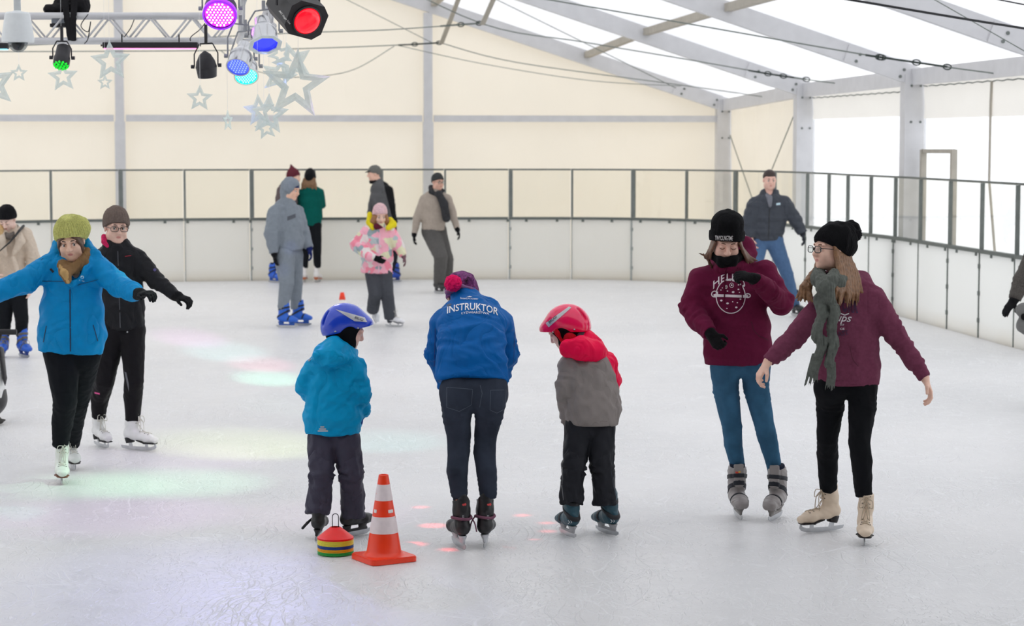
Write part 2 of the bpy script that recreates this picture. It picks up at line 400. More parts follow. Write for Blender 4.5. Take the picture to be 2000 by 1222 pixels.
# ------------------------------------------------------------------ people
SKIN = {}
def skin(name, c=(232, 190, 168)):
    return mat('skin_'+name, c, .5, var=.05, scale=40, bump=.05, bscale=300, mask='lips', c2=(206, 136, 126), mwidth=.0025)
M_EYE = mat('eye_white', (235, 230, 225), .15, var=.02); M_IRIS = mat('eye_iris', (60, 45, 35), .1, var=.1)
M_STEEL = mat('skate_steel', (190, 192, 195), .28, metal=1, var=.1, scale=20)
M_BLK = mat('black_rubber', (22, 22, 24), .5); M_LACEW = fab('lace_white', (225, 222, 212)); M_LACEG = fab('lace_grey', (150, 146, 135))
class Person:
    def __init__(s, label, fx, fy, near=True, ground=None):
        s.base = G(fx, fy) if ground is None else np.asarray(ground, float)
        s.Y = s.base[1]; s.near = near; s.h = .0105 if near else .015; s.hf = .0048 if near else .0085
        s.root = thing('person', label, 'person', s.base)
        s.skates = []; s.hands = {}; s.H = None
    def j(s, px, py, dy=0): return P(px, py, s.Y+dy)-s.base
    def w(s, hw, dy=0): return hw*(s.Y+dy)/F
    def N(s, nodes, f=1.0, inf=0):
        out = []
        for n in nodes:
            px, py, dy, hw = n[:4]; r = n[4] if len(n) > 4 else 1.0
            rx = s.w(hw, dy)*f+inf; out.append((s.j(px, py, dy), (max(rx, .01), max(s.w(hw, dy)*r*f+inf, .01))))
        return out
    def head(s, px, py, dy=0, yaw=0, pitch=0, roll=0, size=1.0):
        c = s.j(px, py, dy); a, b, g = map(math.radians, (yaw, pitch, roll)); z = A3(0, 0, 1); f0 = A3(math.sin(a), -math.cos(a), 0)
        f = f0*math.cos(b)-z*math.sin(b); u = z*math.cos(b)+f0*math.sin(b); r = np.cross(f, u)
        r, u = r*math.cos(g)+u*math.sin(g), u*math.cos(g)-r*math.sin(g)
        s.H = (c, r, f, u, size); s.HR = np.stack([r, f, u], 1); return s
    def L(s, x, y, z): c, r, f, u, k = s.H; return c+k*(r*x+f*y+u*z)
    def E(s, x, y, z, r, k=.012, op='u'): q = s.H[4]; return ell(s.L(x, y, z), tuple(v*q for v in r), s.HR, k*q, op)
    def S(s, a, b, ra, rb=None, k=.01, op='u', cut=(0, 0), e1=None):
        q = s.H[4]; sc = lambda r: None if r is None else (r*q if np.isscalar(r) else tuple(v*q for v in r))
        return seg(s.L(*a), s.L(*b), sc(ra), sc(rb), s.H[1] if e1 is None else e1, cut, k*q, op)
    def HF(s, p, n, op='i'): return half(s.HR@A3(*n), s.L(*p), 0, op)
    def loc(s, V): return (V-s.H[0])@s.HR/s.H[4]
    def head_prims(s):
        E, S = s.E, s.S; nk = getattr(s, 'nose', 1.0); o = [E(0, -.012, .03, (.073, .094, .083)), E(0, .026, -.04, (.057, .064, .074), .03), E(0, .066, -.092, (.022, .02, .018), .03)]
        for q in (-1, 1):
            o += [E(q*.036, .058, -.032, (.027, .028, .03), .02), S((q*.042, .078, .026), (q*.014, .088, .022), .009, k=.015), E(q*.05, .01, -.07, (.02, .04, .03), .03),
                  E(q*.031, .096, .002, (.017, .012, .012), .014, 's'), E(q*.031, .079, .0, (.0165, .013, .0125), .004),
                  E(q*.076, -.005, -.008, (.009, .017, .03), .008)]
        o += [S((0, .086, .012), (0, .088+.021*nk, -.026), .008, .0085+.003*nk, k=.012), E(0, .088+.016*nk, -.031, (.0125*nk, .0125*nk, .0095*nk), .008), E(.011, .096, -.033, (.0075, .009, .0075), .006), E(-.011, .096, -.033, (.0075, .009, .0075), .006),
              S((-.017, .082, -.057), (.017, .082, -.057), .0065, k=.008), S((-.015, .081, -.066), (.015, .081, -.066), .0075, k=.008), S((-.02, .0925, -.0615), (.02, .0925, -.0615), .0025, k=.003, op='s')]
        return o
    def lips(s, V):
        q = s.loc(V); d = np.sqrt((q[:, 0]/1.9)**2+((q[:, 2]+.061)*1.0)**2+((q[:, 1]-.086)*.5)**2); return .0085-d
    def hand_prims(s, wr, tip, n, th, sc=1.0, curl=.4, fat=1.0):
        d = nrm(np.asarray(tip)-wr); n = nrm(np.asarray(n)-d*np.dot(n, d)); t = np.cross(d, n)*th
        sc = sc*1.0; o = [seg(wr-d*.03*sc, wr+d*.02*sc, (.026*sc*fat, .02*sc*fat), (.034*sc*fat, .017*sc*fat), t, k=.01),
                          seg(wr+d*.02*sc, wr+d*.085*sc, (.036*sc*fat, .016*sc*fat), (.041*sc*fat, .014*sc*fat), t, k=.01)]
        for i, (off, ln, cc) in enumerate(((.029, .072, .9), (.0095, .08, 1.0), (-.0095, .075, 1.1), (-.028, .06, 1.25))):
            b = wr+d*.088*sc+t*off*sc; a = curl*cc*.55
            for q, (fr, r0, r1) in enumerate(((.46, .0098, .009), (.31, .009, .0082), (.25, .0082, .0068))):
                dd = d*math.cos(a)+n*math.sin(a)+t*off*1.6; e = b+nrm(dd)*ln*fr*sc
                o.append(seg(b, e, r0*sc*fat, r1*sc*fat, t, k=.0035)); b = e; a += curl*cc*(.95, .8)[min(q, 1)]
        b = wr+d*.028*sc+t*.03*sc; e = b+nrm(d*.75+t*.6+n*.35)*.045*sc; e2 = e+nrm(d*.9+t*.2+n*.35)*.034*sc
        o += [seg(b-t*.012*sc, e, .0135*sc*fat, .0105*sc*fat, t, k=.008), seg(e, e2, .0105*sc*fat, .008*sc*fat, t, k=.004)]
        return o
    def fixlegs(s, legs):                                      # ankles follow the depth at which the skates really stand
        for l, (M, sc) in zip(legs, s.skates):
            d = (M@np.append(A3(0, -.06, .2), 1))[1]-l[-1][2]*1.0
            n = len(l)
            for i in range(1, n):
                k = (i/(n-1))**.8; q = list(l[i]); q[2] += d*k; l[i] = tuple(q)
    def body(s, torso, arms=(), legs=(), sk='fair', c=(236, 196, 172), hsz=1.0, tf=.84, af=.72, lf=.8, curl=(.5, .5), pn=(None, None), th=(1, 1), tips=(None, None), gloved=(False, False), face=True, neckto=None):
        s.fixlegs(legs); tn = s.N(torso, tf); tn[0] = (tn[0][0]+A3(0, 0, .05*hsz), tn[0][1]); pr = tube(tn, .03, (1, 0))
        s.arms = arms
        s.handp = [None, None]; fine = []
        for i, a in enumerate(arms):
            nd = s.N(a, af); el, wr = nd[-2][0], nd[-1][0]
            rw = min(.027*hsz, nd[-1][1][0]); nd = [(p, (r[0], r[1])) for p, r in nd[:-1]]+[(wr, (rw, rw))]
            pr += tube(nd, .02)
            tip = s.j(*tips[i]) if tips[i] is not None else wr+(wr-el)
            n = pn[i] if pn[i] is not None else A3(0, .3, -1)
            hp = s.hand_prims(wr, tip, n, th[i], hsz, curl[i], .88 if gloved[i] else 1); s.handp[i] = (wr, tip, n, th[i], hsz, curl[i])
            pr += hp
            if not gloved[i]: fine.append((np.min([q['lo'] for q in hp], 0), np.max([q['hi'] for q in hp], 0), s.hf))
        for l in legs:
            nd = s.N(l, lf); nd[-1] = (nd[-1][0]+A3(0, 0, .03), (min(.032*hsz, nd[-1][1][0]*.8),)*2); pr += tube(nd, .02)
        if len(legs) == 2:
            a, b = s.N([legs[0][0]], lf)[0], s.N([legs[1][0]], lf)[0]; pr.append(seg(a[0]+A3(0, 0, .02), b[0]+A3(0, 0, .02), a[1][0], b[1][0], k=.03))
        for (M, sc) in s.skates:
            an, hl, to = [M@np.append(v, 1) for v in (A3(0, -.06, .2), A3(0, -.07, .108), A3(0, .07, .085))]
            pr += [seg(an[:3], hl[:3], .026*sc, .022*sc, k=.01), seg(hl[:3], to[:3], .021*sc, .016*sc, k=.01)]
        for l, (M, sc) in zip(legs, s.skates):
            e = s.N([l[-1]], .6)[0]; an = (M@np.append(A3(0, -.06, .2), 1))[:3]; pr.append(seg(e[0]+A3(0, 0, .03), an, min(.03*hsz, e[1][0]), .028*sc, k=.02))
        hp = s.head_prims(); nb = s.N([torso[-1]], .8)[0]
        pr.append(seg(s.L(0, -.02, -.05), nb[0], .05*s.H[4], .054*s.H[4], k=.03)); pr += hp
        if face: fine.append((s.L(0, 0, 0)-.135*s.H[4], s.L(0, 0, 0)+.135*s.H[4], s.hf))
        s.bodyo = body_from('body', pr, s.h, skin(sk, c), s.root, fine, attr={'lips': s.lips})
        return s
    def eyes(s, brow=(70, 48, 36), closed=False, look=(0, 0), browk=1.0, lash=True):
        m = mat('brow_%d' % brow[0], brow, .8)
        for q in (-1, 1):
            if not closed:
                mb = MB(); R = s.HR; lk = R@nrm(A3(look[0], 1, look[1])); x, y, z = frame_of(lk)
                pts = [(.0122*s.H[4]*math.sin(t), .0122*s.H[4]*math.cos(t)) for t in np.linspace(math.pi, 0, 19)]
                RR = np.stack([x, y, z], 1); ctr = s.L(q*.031, .0805, .0)
                mb.lathe([(max(r, 1e-7), zz) for r, zz in pts[:16]], ctr, RR, 16, 0); mb.lathe([(max(r, 1e-7), zz) for r, zz in pts[15:]], ctr, RR, 16, 1)
                mb.build('eye', [M_EYE, M_IRIS], s.root, True)
                if not lash: continue
                mb = MB(); mb.tube([s.L(q*(.031+.0165*t), .0925-.009*abs(t)**2, .0085-.006*t*t) for t in np.linspace(-1, 1, 7)], [.001, .0016, .0018, .0018, .0018, .0016, .001], 6); mb.build('eyelashes', m, s.root, True)
            else:
                mb = MB(); mb.tube([s.L(q*(.031+.0155*t), .0955-.011*t*t, -.006+.004*t*t) for t in np.linspace(-1, 1, 7)], [.0008, .0014, .0017, .0017, .0017, .0014, .0008], 6); mb.build('eyelashes', m, s.root, True)
            mb = MB(); mb.tube([s.L(q*(.013+.034*t), .0945-.016*t*t, .0235+.005*math.sin(t*2.6)-.004*t*t) for t in np.linspace(0, 1, 7)], [.0018*browk, .003*browk, .0034*browk, .0034*browk, .003*browk, .0022*browk, .001], 6); mb.build('eyebrow', m, s.root, True)
        return s
    def glasses(s, c=(28, 26, 28), rw=.026, rh=.018):
        m = mat('glasses_frame', c, .3); gl = glass('glasses_lens', .93); mb = MB(); rims = []
        for q in (-1, 1):
            lp = []
            for i in range(20):
                a = 2*math.pi*i/20; ca, sa = math.cos(a), math.sin(a); k = (abs(ca)**4+abs(sa)**4)**-.25
                x = q*.034+rw*ca*k; lp.append(s.L(x, .113-.12*max(0, abs(x)-.03), .0+rh*sa*k))
            mb.tube(lp, .0022, 6, closed=True); rims.append(lp)
            mb.tube([s.L(q*(.034+rw), .110, .006), s.L(q*.072, .09, .006), s.L(q*.08, .0, .003), s.L(q*.078, -.02, -.012)], .002, 6)
        mb.tube([s.L(-.010, .113, .004), s.L(0, .117, .007), s.L(.010, .113, .004)], .002, 6)
        o = mb.build('glasses', m, s.root, True)
        for lp in rims:
            mb = MB(); mb.add(lp+[p-s.H[2]*.0015 for p in lp], [tuple(range(20)), tuple(range(39, 19, -1))]+[(i, (i+1) % 20, 20+(i+1) % 20, 20+i) for i in range(20)]); mb.build('lens', gl, o)
        return s
    def glove(s, i, m, name='glove', fat=1.16, fur=0):
        wr, tip, n, th, hs, cu = s.handp[i]
        d = nrm(np.asarray(tip)-wr); hp = s.hand_prims(wr, tip, n, th, hs, cu, fat)
        hp.append(seg(wr-d*.012*hs, wr+d*.012*hs, .034*hs*fat, .033*hs*fat, k=.01))
        return body_from(name, hp, s.hf*1.05, m, s.root, disp=(lambda V, N: fur*wob(V, 3, .02)) if fur else None)
    def top(s, name, m, torso, arms, inf=0.0, extra=(), amp=.004, wl=.12, seed=1, kk=.04, h=None, attr=None, cuts=True, fold=.006, post=(), parent=None, st=(1, 1, 1)):
        pr = tube(s.N(torso, 1, inf), .035, (1, 0) if cuts else (0, 0)); jn = []
        for a in arms:
            nd = s.N(a, 1, inf); tb = tube(nd, .018, (0, 1)); tb[0]['k'] = kk; pr += tb
            for q in range(1, len(nd)-1): jn.append((nd[q][0], nrm(nd[q+1][0]-nd[q-1][0]), .13, fold, .045))
            jn.append((nd[-1][0], nrm(nd[-1][0]-nd[-2][0]), .10, fold*.6, .035))
        pr += list(extra)+list(post)
        o = body_from(name, pr, h or s.h, m, parent or s.root, disp=cloth(seed, amp, wl, st, jn), attr=attr)
        o['_'] = 0; del o['_']
        return o
    def pants(s, m, legs, inf=0.0, name='trousers', amp=.003, wl=.1, seed=3, fold=.007, fw=.035, extra=(), hips=True, cut=True, kr=.11, post=()):
        pr = []; jn = []
        for l in legs:
            nd = s.N(l, 1, inf); tb = tube(nd, .006, (0, 1 if cut else 0)); pr += tb
            for q in range(1, len(nd)-1): jn.append((nd[q][0], nrm(nd[q+1][0]-nd[q-1][0]), kr if q == 1 else kr*.7, fold if q == 1 else fold*.5, fw))
            jn.append((nd[-1][0], nrm(nd[-1][0]-nd[-2][0]), .09, fold*.9, fw*.9))
        if hips and len(legs) == 2:
            a, b = s.N([legs[0][0]], 1, inf)[0], s.N([legs[1][0]], 1, inf)[0]; pr.append(seg(a[0]+A3(0, 0, .03), b[0]+A3(0, 0, .03), a[1][0]*.98, b[1][0]*.98, k=.02))
        pr += list(extra)+list(post)
        return body_from(name, pr, s.h*.95, m, s.root, disp=cloth(seed, amp, wl, (1, 1, .6), jn))
    def band(s, name, m, nodes, inf, parent=None, h=None, rib=0):
        """hem band, cuff or belt: a short sleeve around the tube"""
        pr = tube(s.N(nodes, 1, inf), .01, (1, 1))
        ax = nrm(s.N(nodes)[-1][0]-s.N(nodes)[0][0])
        return body_from(name, pr, h or s.h*.8, m, parent or s.root)
    def beanie(s, m, front=.046, back=-.04, rx=.086, ry=.106, top=.135, ribs=0, ribamp=.003, extra=(), name='beanie', cuff=None, amp=.002, cz=.03, fur=False, post=()):
        E = s.E; dy, dz = .2, front-back; n = nrm(A3(0, dz, -dy))
        pr = [E(0, -.012, cz, (rx, ry, top-cz), .01)]+list(extra)+[s.HF((0, .09, front), n)]+list(post)
        def dsp(V, N):
            q = s.loc(V); a = np.arctan2(q[:, 0], q[:, 1]+.012); d = amp*wob(V, 11, .07)
            if ribs: d = d+ribamp*(np.abs(np.sin(a*ribs/2))*2-1.0)*np.clip((np.hypot(q[:, 0], q[:, 1])-.012)/.04, 0, 1)
            if fur: d = d+.003*wob(V, 2, .012)
            return d*np.clip(((s.loc(V)-A3(0, .09, front))@(-n)-.002)/.012, 0, 1)
        o = body_from(name, pr, s.hf*1.05, m, s.root, disp=dsp)
        if cuff:
            pr = [E(0, -.012, cz, (rx+.006, ry+.006, top-cz+.006), .01), s.HF((0, .09, front-.004), n), s.HF((0, .09, front+cuff), -n)]
            s.cuffo = body_from('cuff', pr, s.hf*.9, m, o, disp=dsp)
        return o
    def pompom(s, m, c, r, parent=None, name='pompom'):
        def dsp(V, N): return r*.09*wob(V, 4, r*.35, 8)
        return body_from(name, [ell(c, (r, r, r))], r/9, m, parent or s.root, disp=dsp)
    def strands(s, name, m, paths, h=.005, k=.004, e1=None, extra=(), parent=None, groove=.0):
        pr = list(extra)
        for pts, rad in paths:
            n = len(pts); pr += tube([(p, rad[i] if not np.isscalar(rad) else rad*(1-.75*i/(n-1))) for i, p in enumerate(pts)], k)
        return body_from(name, pr, h, m, parent or s.root, disp=(lambda V, N: groove*wob(V, 9, .018, 6, (1, 1, .12))) if groove else None)
    def skate(s, kind, px, py, yaw=0, size=1.0, pitch=0, roll=0, c=(235, 235, 232), c2=None, lace=None, straps=(20, 24, 36), z=0, label=None, dy=None):
        g = G(px, py) if dy is None else P(px, py, s.Y+dy)
        g = g-s.base+A3(0, 0, z); a, b, r = map(math.radians, (yaw, pitch, roll))
        M = (Matrix.Translation(tuple(g)) @ Matrix.Rotation(a+math.pi, 4, 'Z') @ Matrix.Rotation(b, 4, 'X') @ Matrix.Rotation(r, 4, 'Y') @ Matrix.Scale(size, 4))
        M = np.array(M); s.skates.append((M, size)); make_skate(s.root, kind, M, s.near, c, c2, lace, straps)
        return s
# ------------------------------------------------------------------ ice skates
SKC = {}
def skate_geo(kind, near):
    key = (kind, near)
    if key in SKC: return SKC[key]
    h = .0048 if near else .008; g = {}; X = A3(1, 0, 0)
    if kind == 'figure':
        foot = [(A3(0, -.088, .125), (.036, .036)), (A3(0, -.02, .118), (.037, .036)), (A3(0, .07, .1), (.043, .032)), (A3(0, .126, .09), (.033, .021))]
        shaft = [(A3(0, -.066, .13), (.036, .046)), (A3(0, -.064, .2), (.037, .043)), (A3(0, -.058, .275), (.041, .048))]
        pr = tube(foot, .02, e1=X)+tube(shaft, .03, (0, 1), e1=X)+[half(A3(0, -.18, -1), A3(0, .05, .068))]
        def top_dip(): return []
        g['boot'] = (pr, lambda V, N: .0012*wob(V, 4, .05))
        g['sole'] = tube([(A3(0, -.01, .083), (.034, .007)), (A3(0, .06, .068), (.046, .006)), (A3(0, .125, .066), (.036, .006))], .01, e1=X)+[seg(A3(0, -.083, .102), A3(0, -.076, .062), (.036, .037), (.031, .03), X, (1, 1), .01)]
        bl = [(-.155, .03), (-.148, .012), (-.1, .003), (0, 0), (.09, .004), (.125, .014), (.138, .03), (.133, .048), (.124, .052), (.118, .036), (.09, .027), (.07, .026), (.066, .062), (.045, .062), (.044, .028), (-.055, .026), (-.065, .06), (-.09, .06), (-.088, .028)]
        g['front'] = [(.088, .118), (.06, .138), (.03, .162), (.004, .19), (-.006, .215), (-.006, .235), (-.004, .255)]
    elif kind == 'hockey':
        foot = [(A3(0, -.085, .118), (.036, .038)), (A3(0, -.01, .112), (.038, .036)), (A3(0, .07, .105), (.044, .036)), (A3(0, .12, .103), (.039, .033))]
        shaft = [(A3(0, -.062, .125), (.037, .047)), (A3(0, -.058, .2), (.042, .048)), (A3(0, -.048, .262), (.047, .056))]
        pr = tube(foot, .02, e1=X)+tube(shaft, .03, (0, 1), e1=X)+[ell(A3(0, -.095, .265), (.03, .010, .04), k=.02), ell(A3(0, .0, .285), (.034, .012, .05), k=.02), half(A3(0, 0, -1), A3(0, 0, .075))]
        g['boot'] = (pr, lambda V, N: .001*wob(V, 4, .04))
        g['sole'] = [seg(A3(0, -.075, .078), A3(0, -.075, .045), (.026, .034), (.008, .03), X, (1, 1), .004), seg(A3(0, .065, .078), A3(0, .065, .045), (.028, .036), (.008, .032), X, (1, 1), .004), seg(A3(0, -.1, .042), A3(0, .1, .042), (.0075, .01), None, X, (0, 0), .01)]
        bl = [(-.14, .036), (-.142, .02), (-.11, .005), (0, 0), (.1, .004), (.138, .02), (.14, .038)]
        g['front'] = [(.085, .142), (.055, .158), (.03, .18), (.012, .205), (.006, .23), (.006, .25)]
    else:
        foot = [(A3(0, -.082, .122), (.041, .042)), (A3(0, .0, .116), (.044, .042)), (A3(0, .065, .108), (.049, .04)), (A3(0, .118, .1), (.043, .032))]
        shaft = [(A3(0, -.052, .13), (.042, .056)), (A3(0, -.045, .2), (.046, .056)), (A3(0, -.036, .27), (.05, .06)), (A3(0, -.03, .3), (.046, .055))]
        pr = tube(foot, .02, e1=X)+tube(shaft, .03, (0, 1), e1=X)+[seg(A3(0, .03, .2), A3(0, .02, .326), (.03, .011), (.031, .009), X, (0, 1), .008), half(A3(0, 0, -1), A3(0, 0, .075))]
        g['boot'] = (pr, lambda V, N: .0015*ridges(V, 8, .07))
        g['sole'] = [seg(A3(0, -.075, .08), A3(0, -.075, .04), (.03, .04), (.007, .03), X, (1, 1), .004), seg(A3(0, .07, .08), A3(0, .07, .04), (.032, .042), (.007, .032), X, (1, 1), .004), seg(A3(0, -.1, .04), A3(0, .1, .04), (.007, .01), None, X, (0, 0), .01)]
        bl = [(-.14, .036), (-.142, .02), (-.11, .005), (0, 0), (.1, .004), (.138, .02), (.14, .038)]
        g['front'] = [(.08, .15), (.03, .175), (.02, .24)]
        g['straps'] = []
        for (yy, zz, ny, nz, dp) in ((-.03, .244, .25, 1, .012), (-.02, .185, .55, 1, .012), (.045, .14, 1.2, .8, .011)):
            n = nrm(A3(0, -ny, nz)) if ny < 1 else nrm(A3(0, ny*.9, -.35)); c = A3(0, yy, zz)
            g['straps'].append(tube([(p, (r[0]+.0045, r[1]+.0045)) for p, r in foot], .02, e1=X)+tube([(p, (r[0]+.0045, r[1]+.0045)) for p, r in shaft], .03, (0, 1), e1=X)+[seg(A3(0, .03, .2), A3(0, .02, .326), (.0345, .0155), (.0355, .0135), X, (0, 1), .008), half(n, c+n*dp), half(-n, c-n*dp), half(A3(0, 0, -1), A3(0, 0, .09))])
        g['liner'] = [seg(A3(0, -.032, .28), A3(0, -.026, .322), (.043, .052), (.045, .054), X, (0, 1), .01)]
    out = {}
    V, Q = snet(*field(g['boot'][0], h)); N = vnormals(V, Q); zo = A3(0, 0, .012 if kind == 'figure' else 0); out['boot'] = (V+N*g['boot'][1](V, N)[:, None]-zo, Q)
    V, Q = snet(*field(g['sole'], h*.8)); out['sole'] = (V-zo, Q)
    mb = MB(); R = np.array([[0, 0, 1], [1, 0, 0], [0, 1, 0]], float); mb.prism(bl, .0022 if kind == 'figure' else .002, R=R); out['blade'] = (np.array(mb.v), mb.f)
    out['straps'] = [snet(*field(q, h*.9)) for q in g.get('straps', [])]
    if 'liner' in g: out['liner'] = snet(*field(g['liner'], h))
    t = BVHTree.FromPolygons([tuple(v) for v in out['boot'][0]], [tuple(q) for q in out['boot'][1]])
    def on(x, y, z, o=.003):
        q = t.find_nearest(Vector((x, y, z))); return np.array(q[0])+np.array(q[1])*o
    mb = MB(); fr = g['front']
    for i, (y, z) in enumerate(fr):
        for q in (-1, 1):
            if i < len(fr)-1: mb.tube([on(q*.021, y, z), on(0, (y+fr[i+1][0])/2+.01, (z+fr[i+1][1])/2+.006, .005), on(-q*.021, fr[i+1][0], fr[i+1][1])], .0022, 5)
    y, z = fr[-2]
    for q in (-1, 1):
        c0 = on(0, y+.01, z, .006)
        mb.tube(smooth_path([c0, c0+A3(q*.03, .02, .0), c0+A3(q*.035, .025, -.04), c0+A3(q*.012, .018, -.03), c0], 5), .0025, 5)
        mb.tube(smooth_path([c0, c0+A3(q*.012, .025, -.03), c0+A3(q*.02, .03, -.08), c0+A3(q*.022, .028, -.11)], 5), .0025, 5)
    out['laces'] = (np.array(mb.v), mb.f)
    mb = MB()
    for y, z in fr:
        for q in (-1, 1): mb.lathe([(1e-6, -.003), (.0042, 0), (1e-6, .003)], on(q*.026, y-.004, z, .001), n=8)
    out['eyelets'] = (np.array(mb.v), mb.f)
    SKC[key] = out; return out
def make_skate(root, kind, M, near, c, c2, lace, straps):
    g = skate_geo(kind, near); T = lambda V: np.asarray(V)@M[:3, :3].T+M[:3, 3]
    rough = {'figure': .45, 'hockey': .4, 'plastic': .38}[kind]
    bm = mat('boot_%d_%d_%d' % tuple(c), c, rough, var=.06, scale=20)
    bo = mesh('ice_skate', T(g['boot'][0]), g['boot'][1], bm, root)
    sm = mat('boot_sole_%d_%d' % tuple((c2 or (25, 25, 27))[:2]), c2 or (25, 25, 27), .45)
    mesh('sole' if kind == 'figure' else 'blade_holder', T(g['sole'][0]), g['sole'][1], sm, bo)
    mesh('blade', T(g['blade'][0]), g['blade'][1], M_STEEL, bo, False)
    if lace: mesh('laces', T(g['laces'][0]), g['laces'][1], lace, bo)
    if kind == 'figure' and lace is not None and near: mesh('eyelets', T(g['eyelets'][0]), g['eyelets'][1], mat('eyelet_dark', (60, 55, 48), .4), bo)
    if kind == 'plastic':
        st = mat('strap_%d' % straps[2], straps, .5)
        for V, Q in g['straps']: mesh('strap', T(V), Q, st, bo)
        mesh('liner', T(g['liner'][0]), g['liner'][1], fab('skate_liner', (28, 34, 52)), bo)
    return bo
def glass(name, t=.9, rough=.02, tint=(250, 252, 252)):
    if name in MATS: return MATS[name]
    m = bpy.data.materials.new(name); MATS[name] = m; nt, out = nodes_of(m); N = nt.nodes.new
    tr = N('ShaderNodeBsdfTransparent'); tr.inputs[0].default_value = lin(tint)+(1,)
    gl = N('ShaderNodeBsdfGlossy'); gl.inputs['Roughness'].default_value = rough
    fr = N('ShaderNodeLayerWeight'); fr.inputs[0].default_value = .15
    ma = N('ShaderNodeMath'); ma.operation = 'MULTIPLY_ADD'; ma.inputs[1].default_value = .35; ma.inputs[2].default_value = (1-t)*.15
    mx = N('ShaderNodeMixShader'); L = nt.links.new
    L(fr.outputs['Facing'], ma.inputs[0]); L(ma.outputs[0], mx.inputs[0]); L(tr.outputs[0], mx.inputs[1]); L(gl.outputs[0], mx.inputs[2]); L(mx.outputs[0], out.inputs[0])
    return m
# ------------------------------------------------------------------ the place
AX = nrm(A3(math.sin(math.radians(-8.02)), math.cos(math.radians(8.02)), 0)); LX = A3(AX[1], -AX[0], 0)   # tent axis (away), lateral (right)
CORN = A3(413*37/F, 37, 0)
def TW(a, l, z): return CORN - AX*a + LX*l + A3(0, 0, z)          # a metres toward the viewer, l metres right of the right-hand posts
TR = np.stack([LX, AX, A3(0, 0, 1)], 1)
def Wr(px, py, l=0.0):                                             # point of the right wall plane seen at a photo pixel
    d = ray(px, py); p0 = CORN+LX*l; return CAM+d*(np.dot(p0-CAM, LX)/np.dot(d, LX))
ALU = mat('aluminium', (214, 214, 216), .55, metal=.15, var=.05, scale=6, bump=.05, bscale=30)
ALUD = mat('aluminium_worn', (176, 170, 158), .6, metal=.1, var=.1, scale=8)
DSTEEL = mat('dark_steel', (116, 122, 119), .5, metal=.3, var=.12, scale=10)
def fabric(name, c, tr, wr=.0, split=.5):
    m = bpy.data.materials.new(name); MATS[name] = m; nt, out = nodes_of(m); N = nt.nodes.new; L = nt.links.new
    d = N('ShaderNodeBsdfDiffuse'); t = N('ShaderNodeBsdfTranslucent'); mx = N('ShaderNodeMixShader')
    tc = N('ShaderNodeTexCoord'); nz = N('ShaderNodeTexNoise'); nz.inputs['Scale'].default_value = .6; nz.inputs['Detail'].default_value = 4
    L(tc.outputs['Object'], nz.inputs['Vector'])
    for b, cc in ((d, c), (t, tr)):
        r = N('ShaderNodeValToRGB'); r.color_ramp.elements[0].position = .3; r.color_ramp.elements[1].position = .7
        r.color_ramp.elements[0].color = tuple(x*.96 for x in lin(cc))+(1,); r.color_ramp.elements[1].color = lin(cc)+(1,)
        L(nz.outputs['Fac'], r.inputs[0]); L(r.outputs[0], b.inputs[0])
    if wr:
        n2 = N('ShaderNodeTexNoise'); n2.inputs['Scale'].default_value = 1.1; n2.inputs['Detail'].default_value = 3; n2.inputs['Distortion'].default_value = .8
        mp = N('ShaderNodeMapping'); mp.inputs['Scale'].default_value = (1, 1, .45); mp.inputs['Rotation'].default_value = (0, .5, 0)
        L(tc.outputs['Object'], mp.inputs[0]); L(mp.outputs[0], n2.inputs['Vector'])
        bp = N('ShaderNodeBump'); bp.inputs['Strength'].default_value = wr; bp.inputs['Distance'].default_value = .12
        L(n2.outputs['Fac'], bp.inputs['Height']); L(bp.outputs[0], d.inputs['Normal'])
    mx.inputs[0].default_value = split
    L(d.outputs[0], mx.inputs[1]); L(t.outputs[0], mx.inputs[2]); L(mx.outputs[0], out.inputs[0]); return m
ROOF = fabric('roof_membrane', (250, 250, 250), (250, 251, 255), 0, .62)
GABLE = fabric('gable_canvas', (250, 243, 230), (250, 240, 220), .35, .32)
VAL = fabric('side_canvas', (246, 244, 238), (248, 244, 236), .3, .4)
def st(o, k='structure'): o['kind'] = k; return o
def grid_mesh(name, fn, nu, nv, m, parent=None, thick=None):
    V = [fn(i/nu, j/nv) for j in range(nv+1) for i in range(nu+1)]; Q = np.array([(j*(nu+1)+i, j*(nu+1)+i+1, (j+1)*(nu+1)+i+1, (j+1)*(nu+1)+i) for j in range(nv) for i in range(nu)])
    return mesh(name, V, Q, m, parent, True)

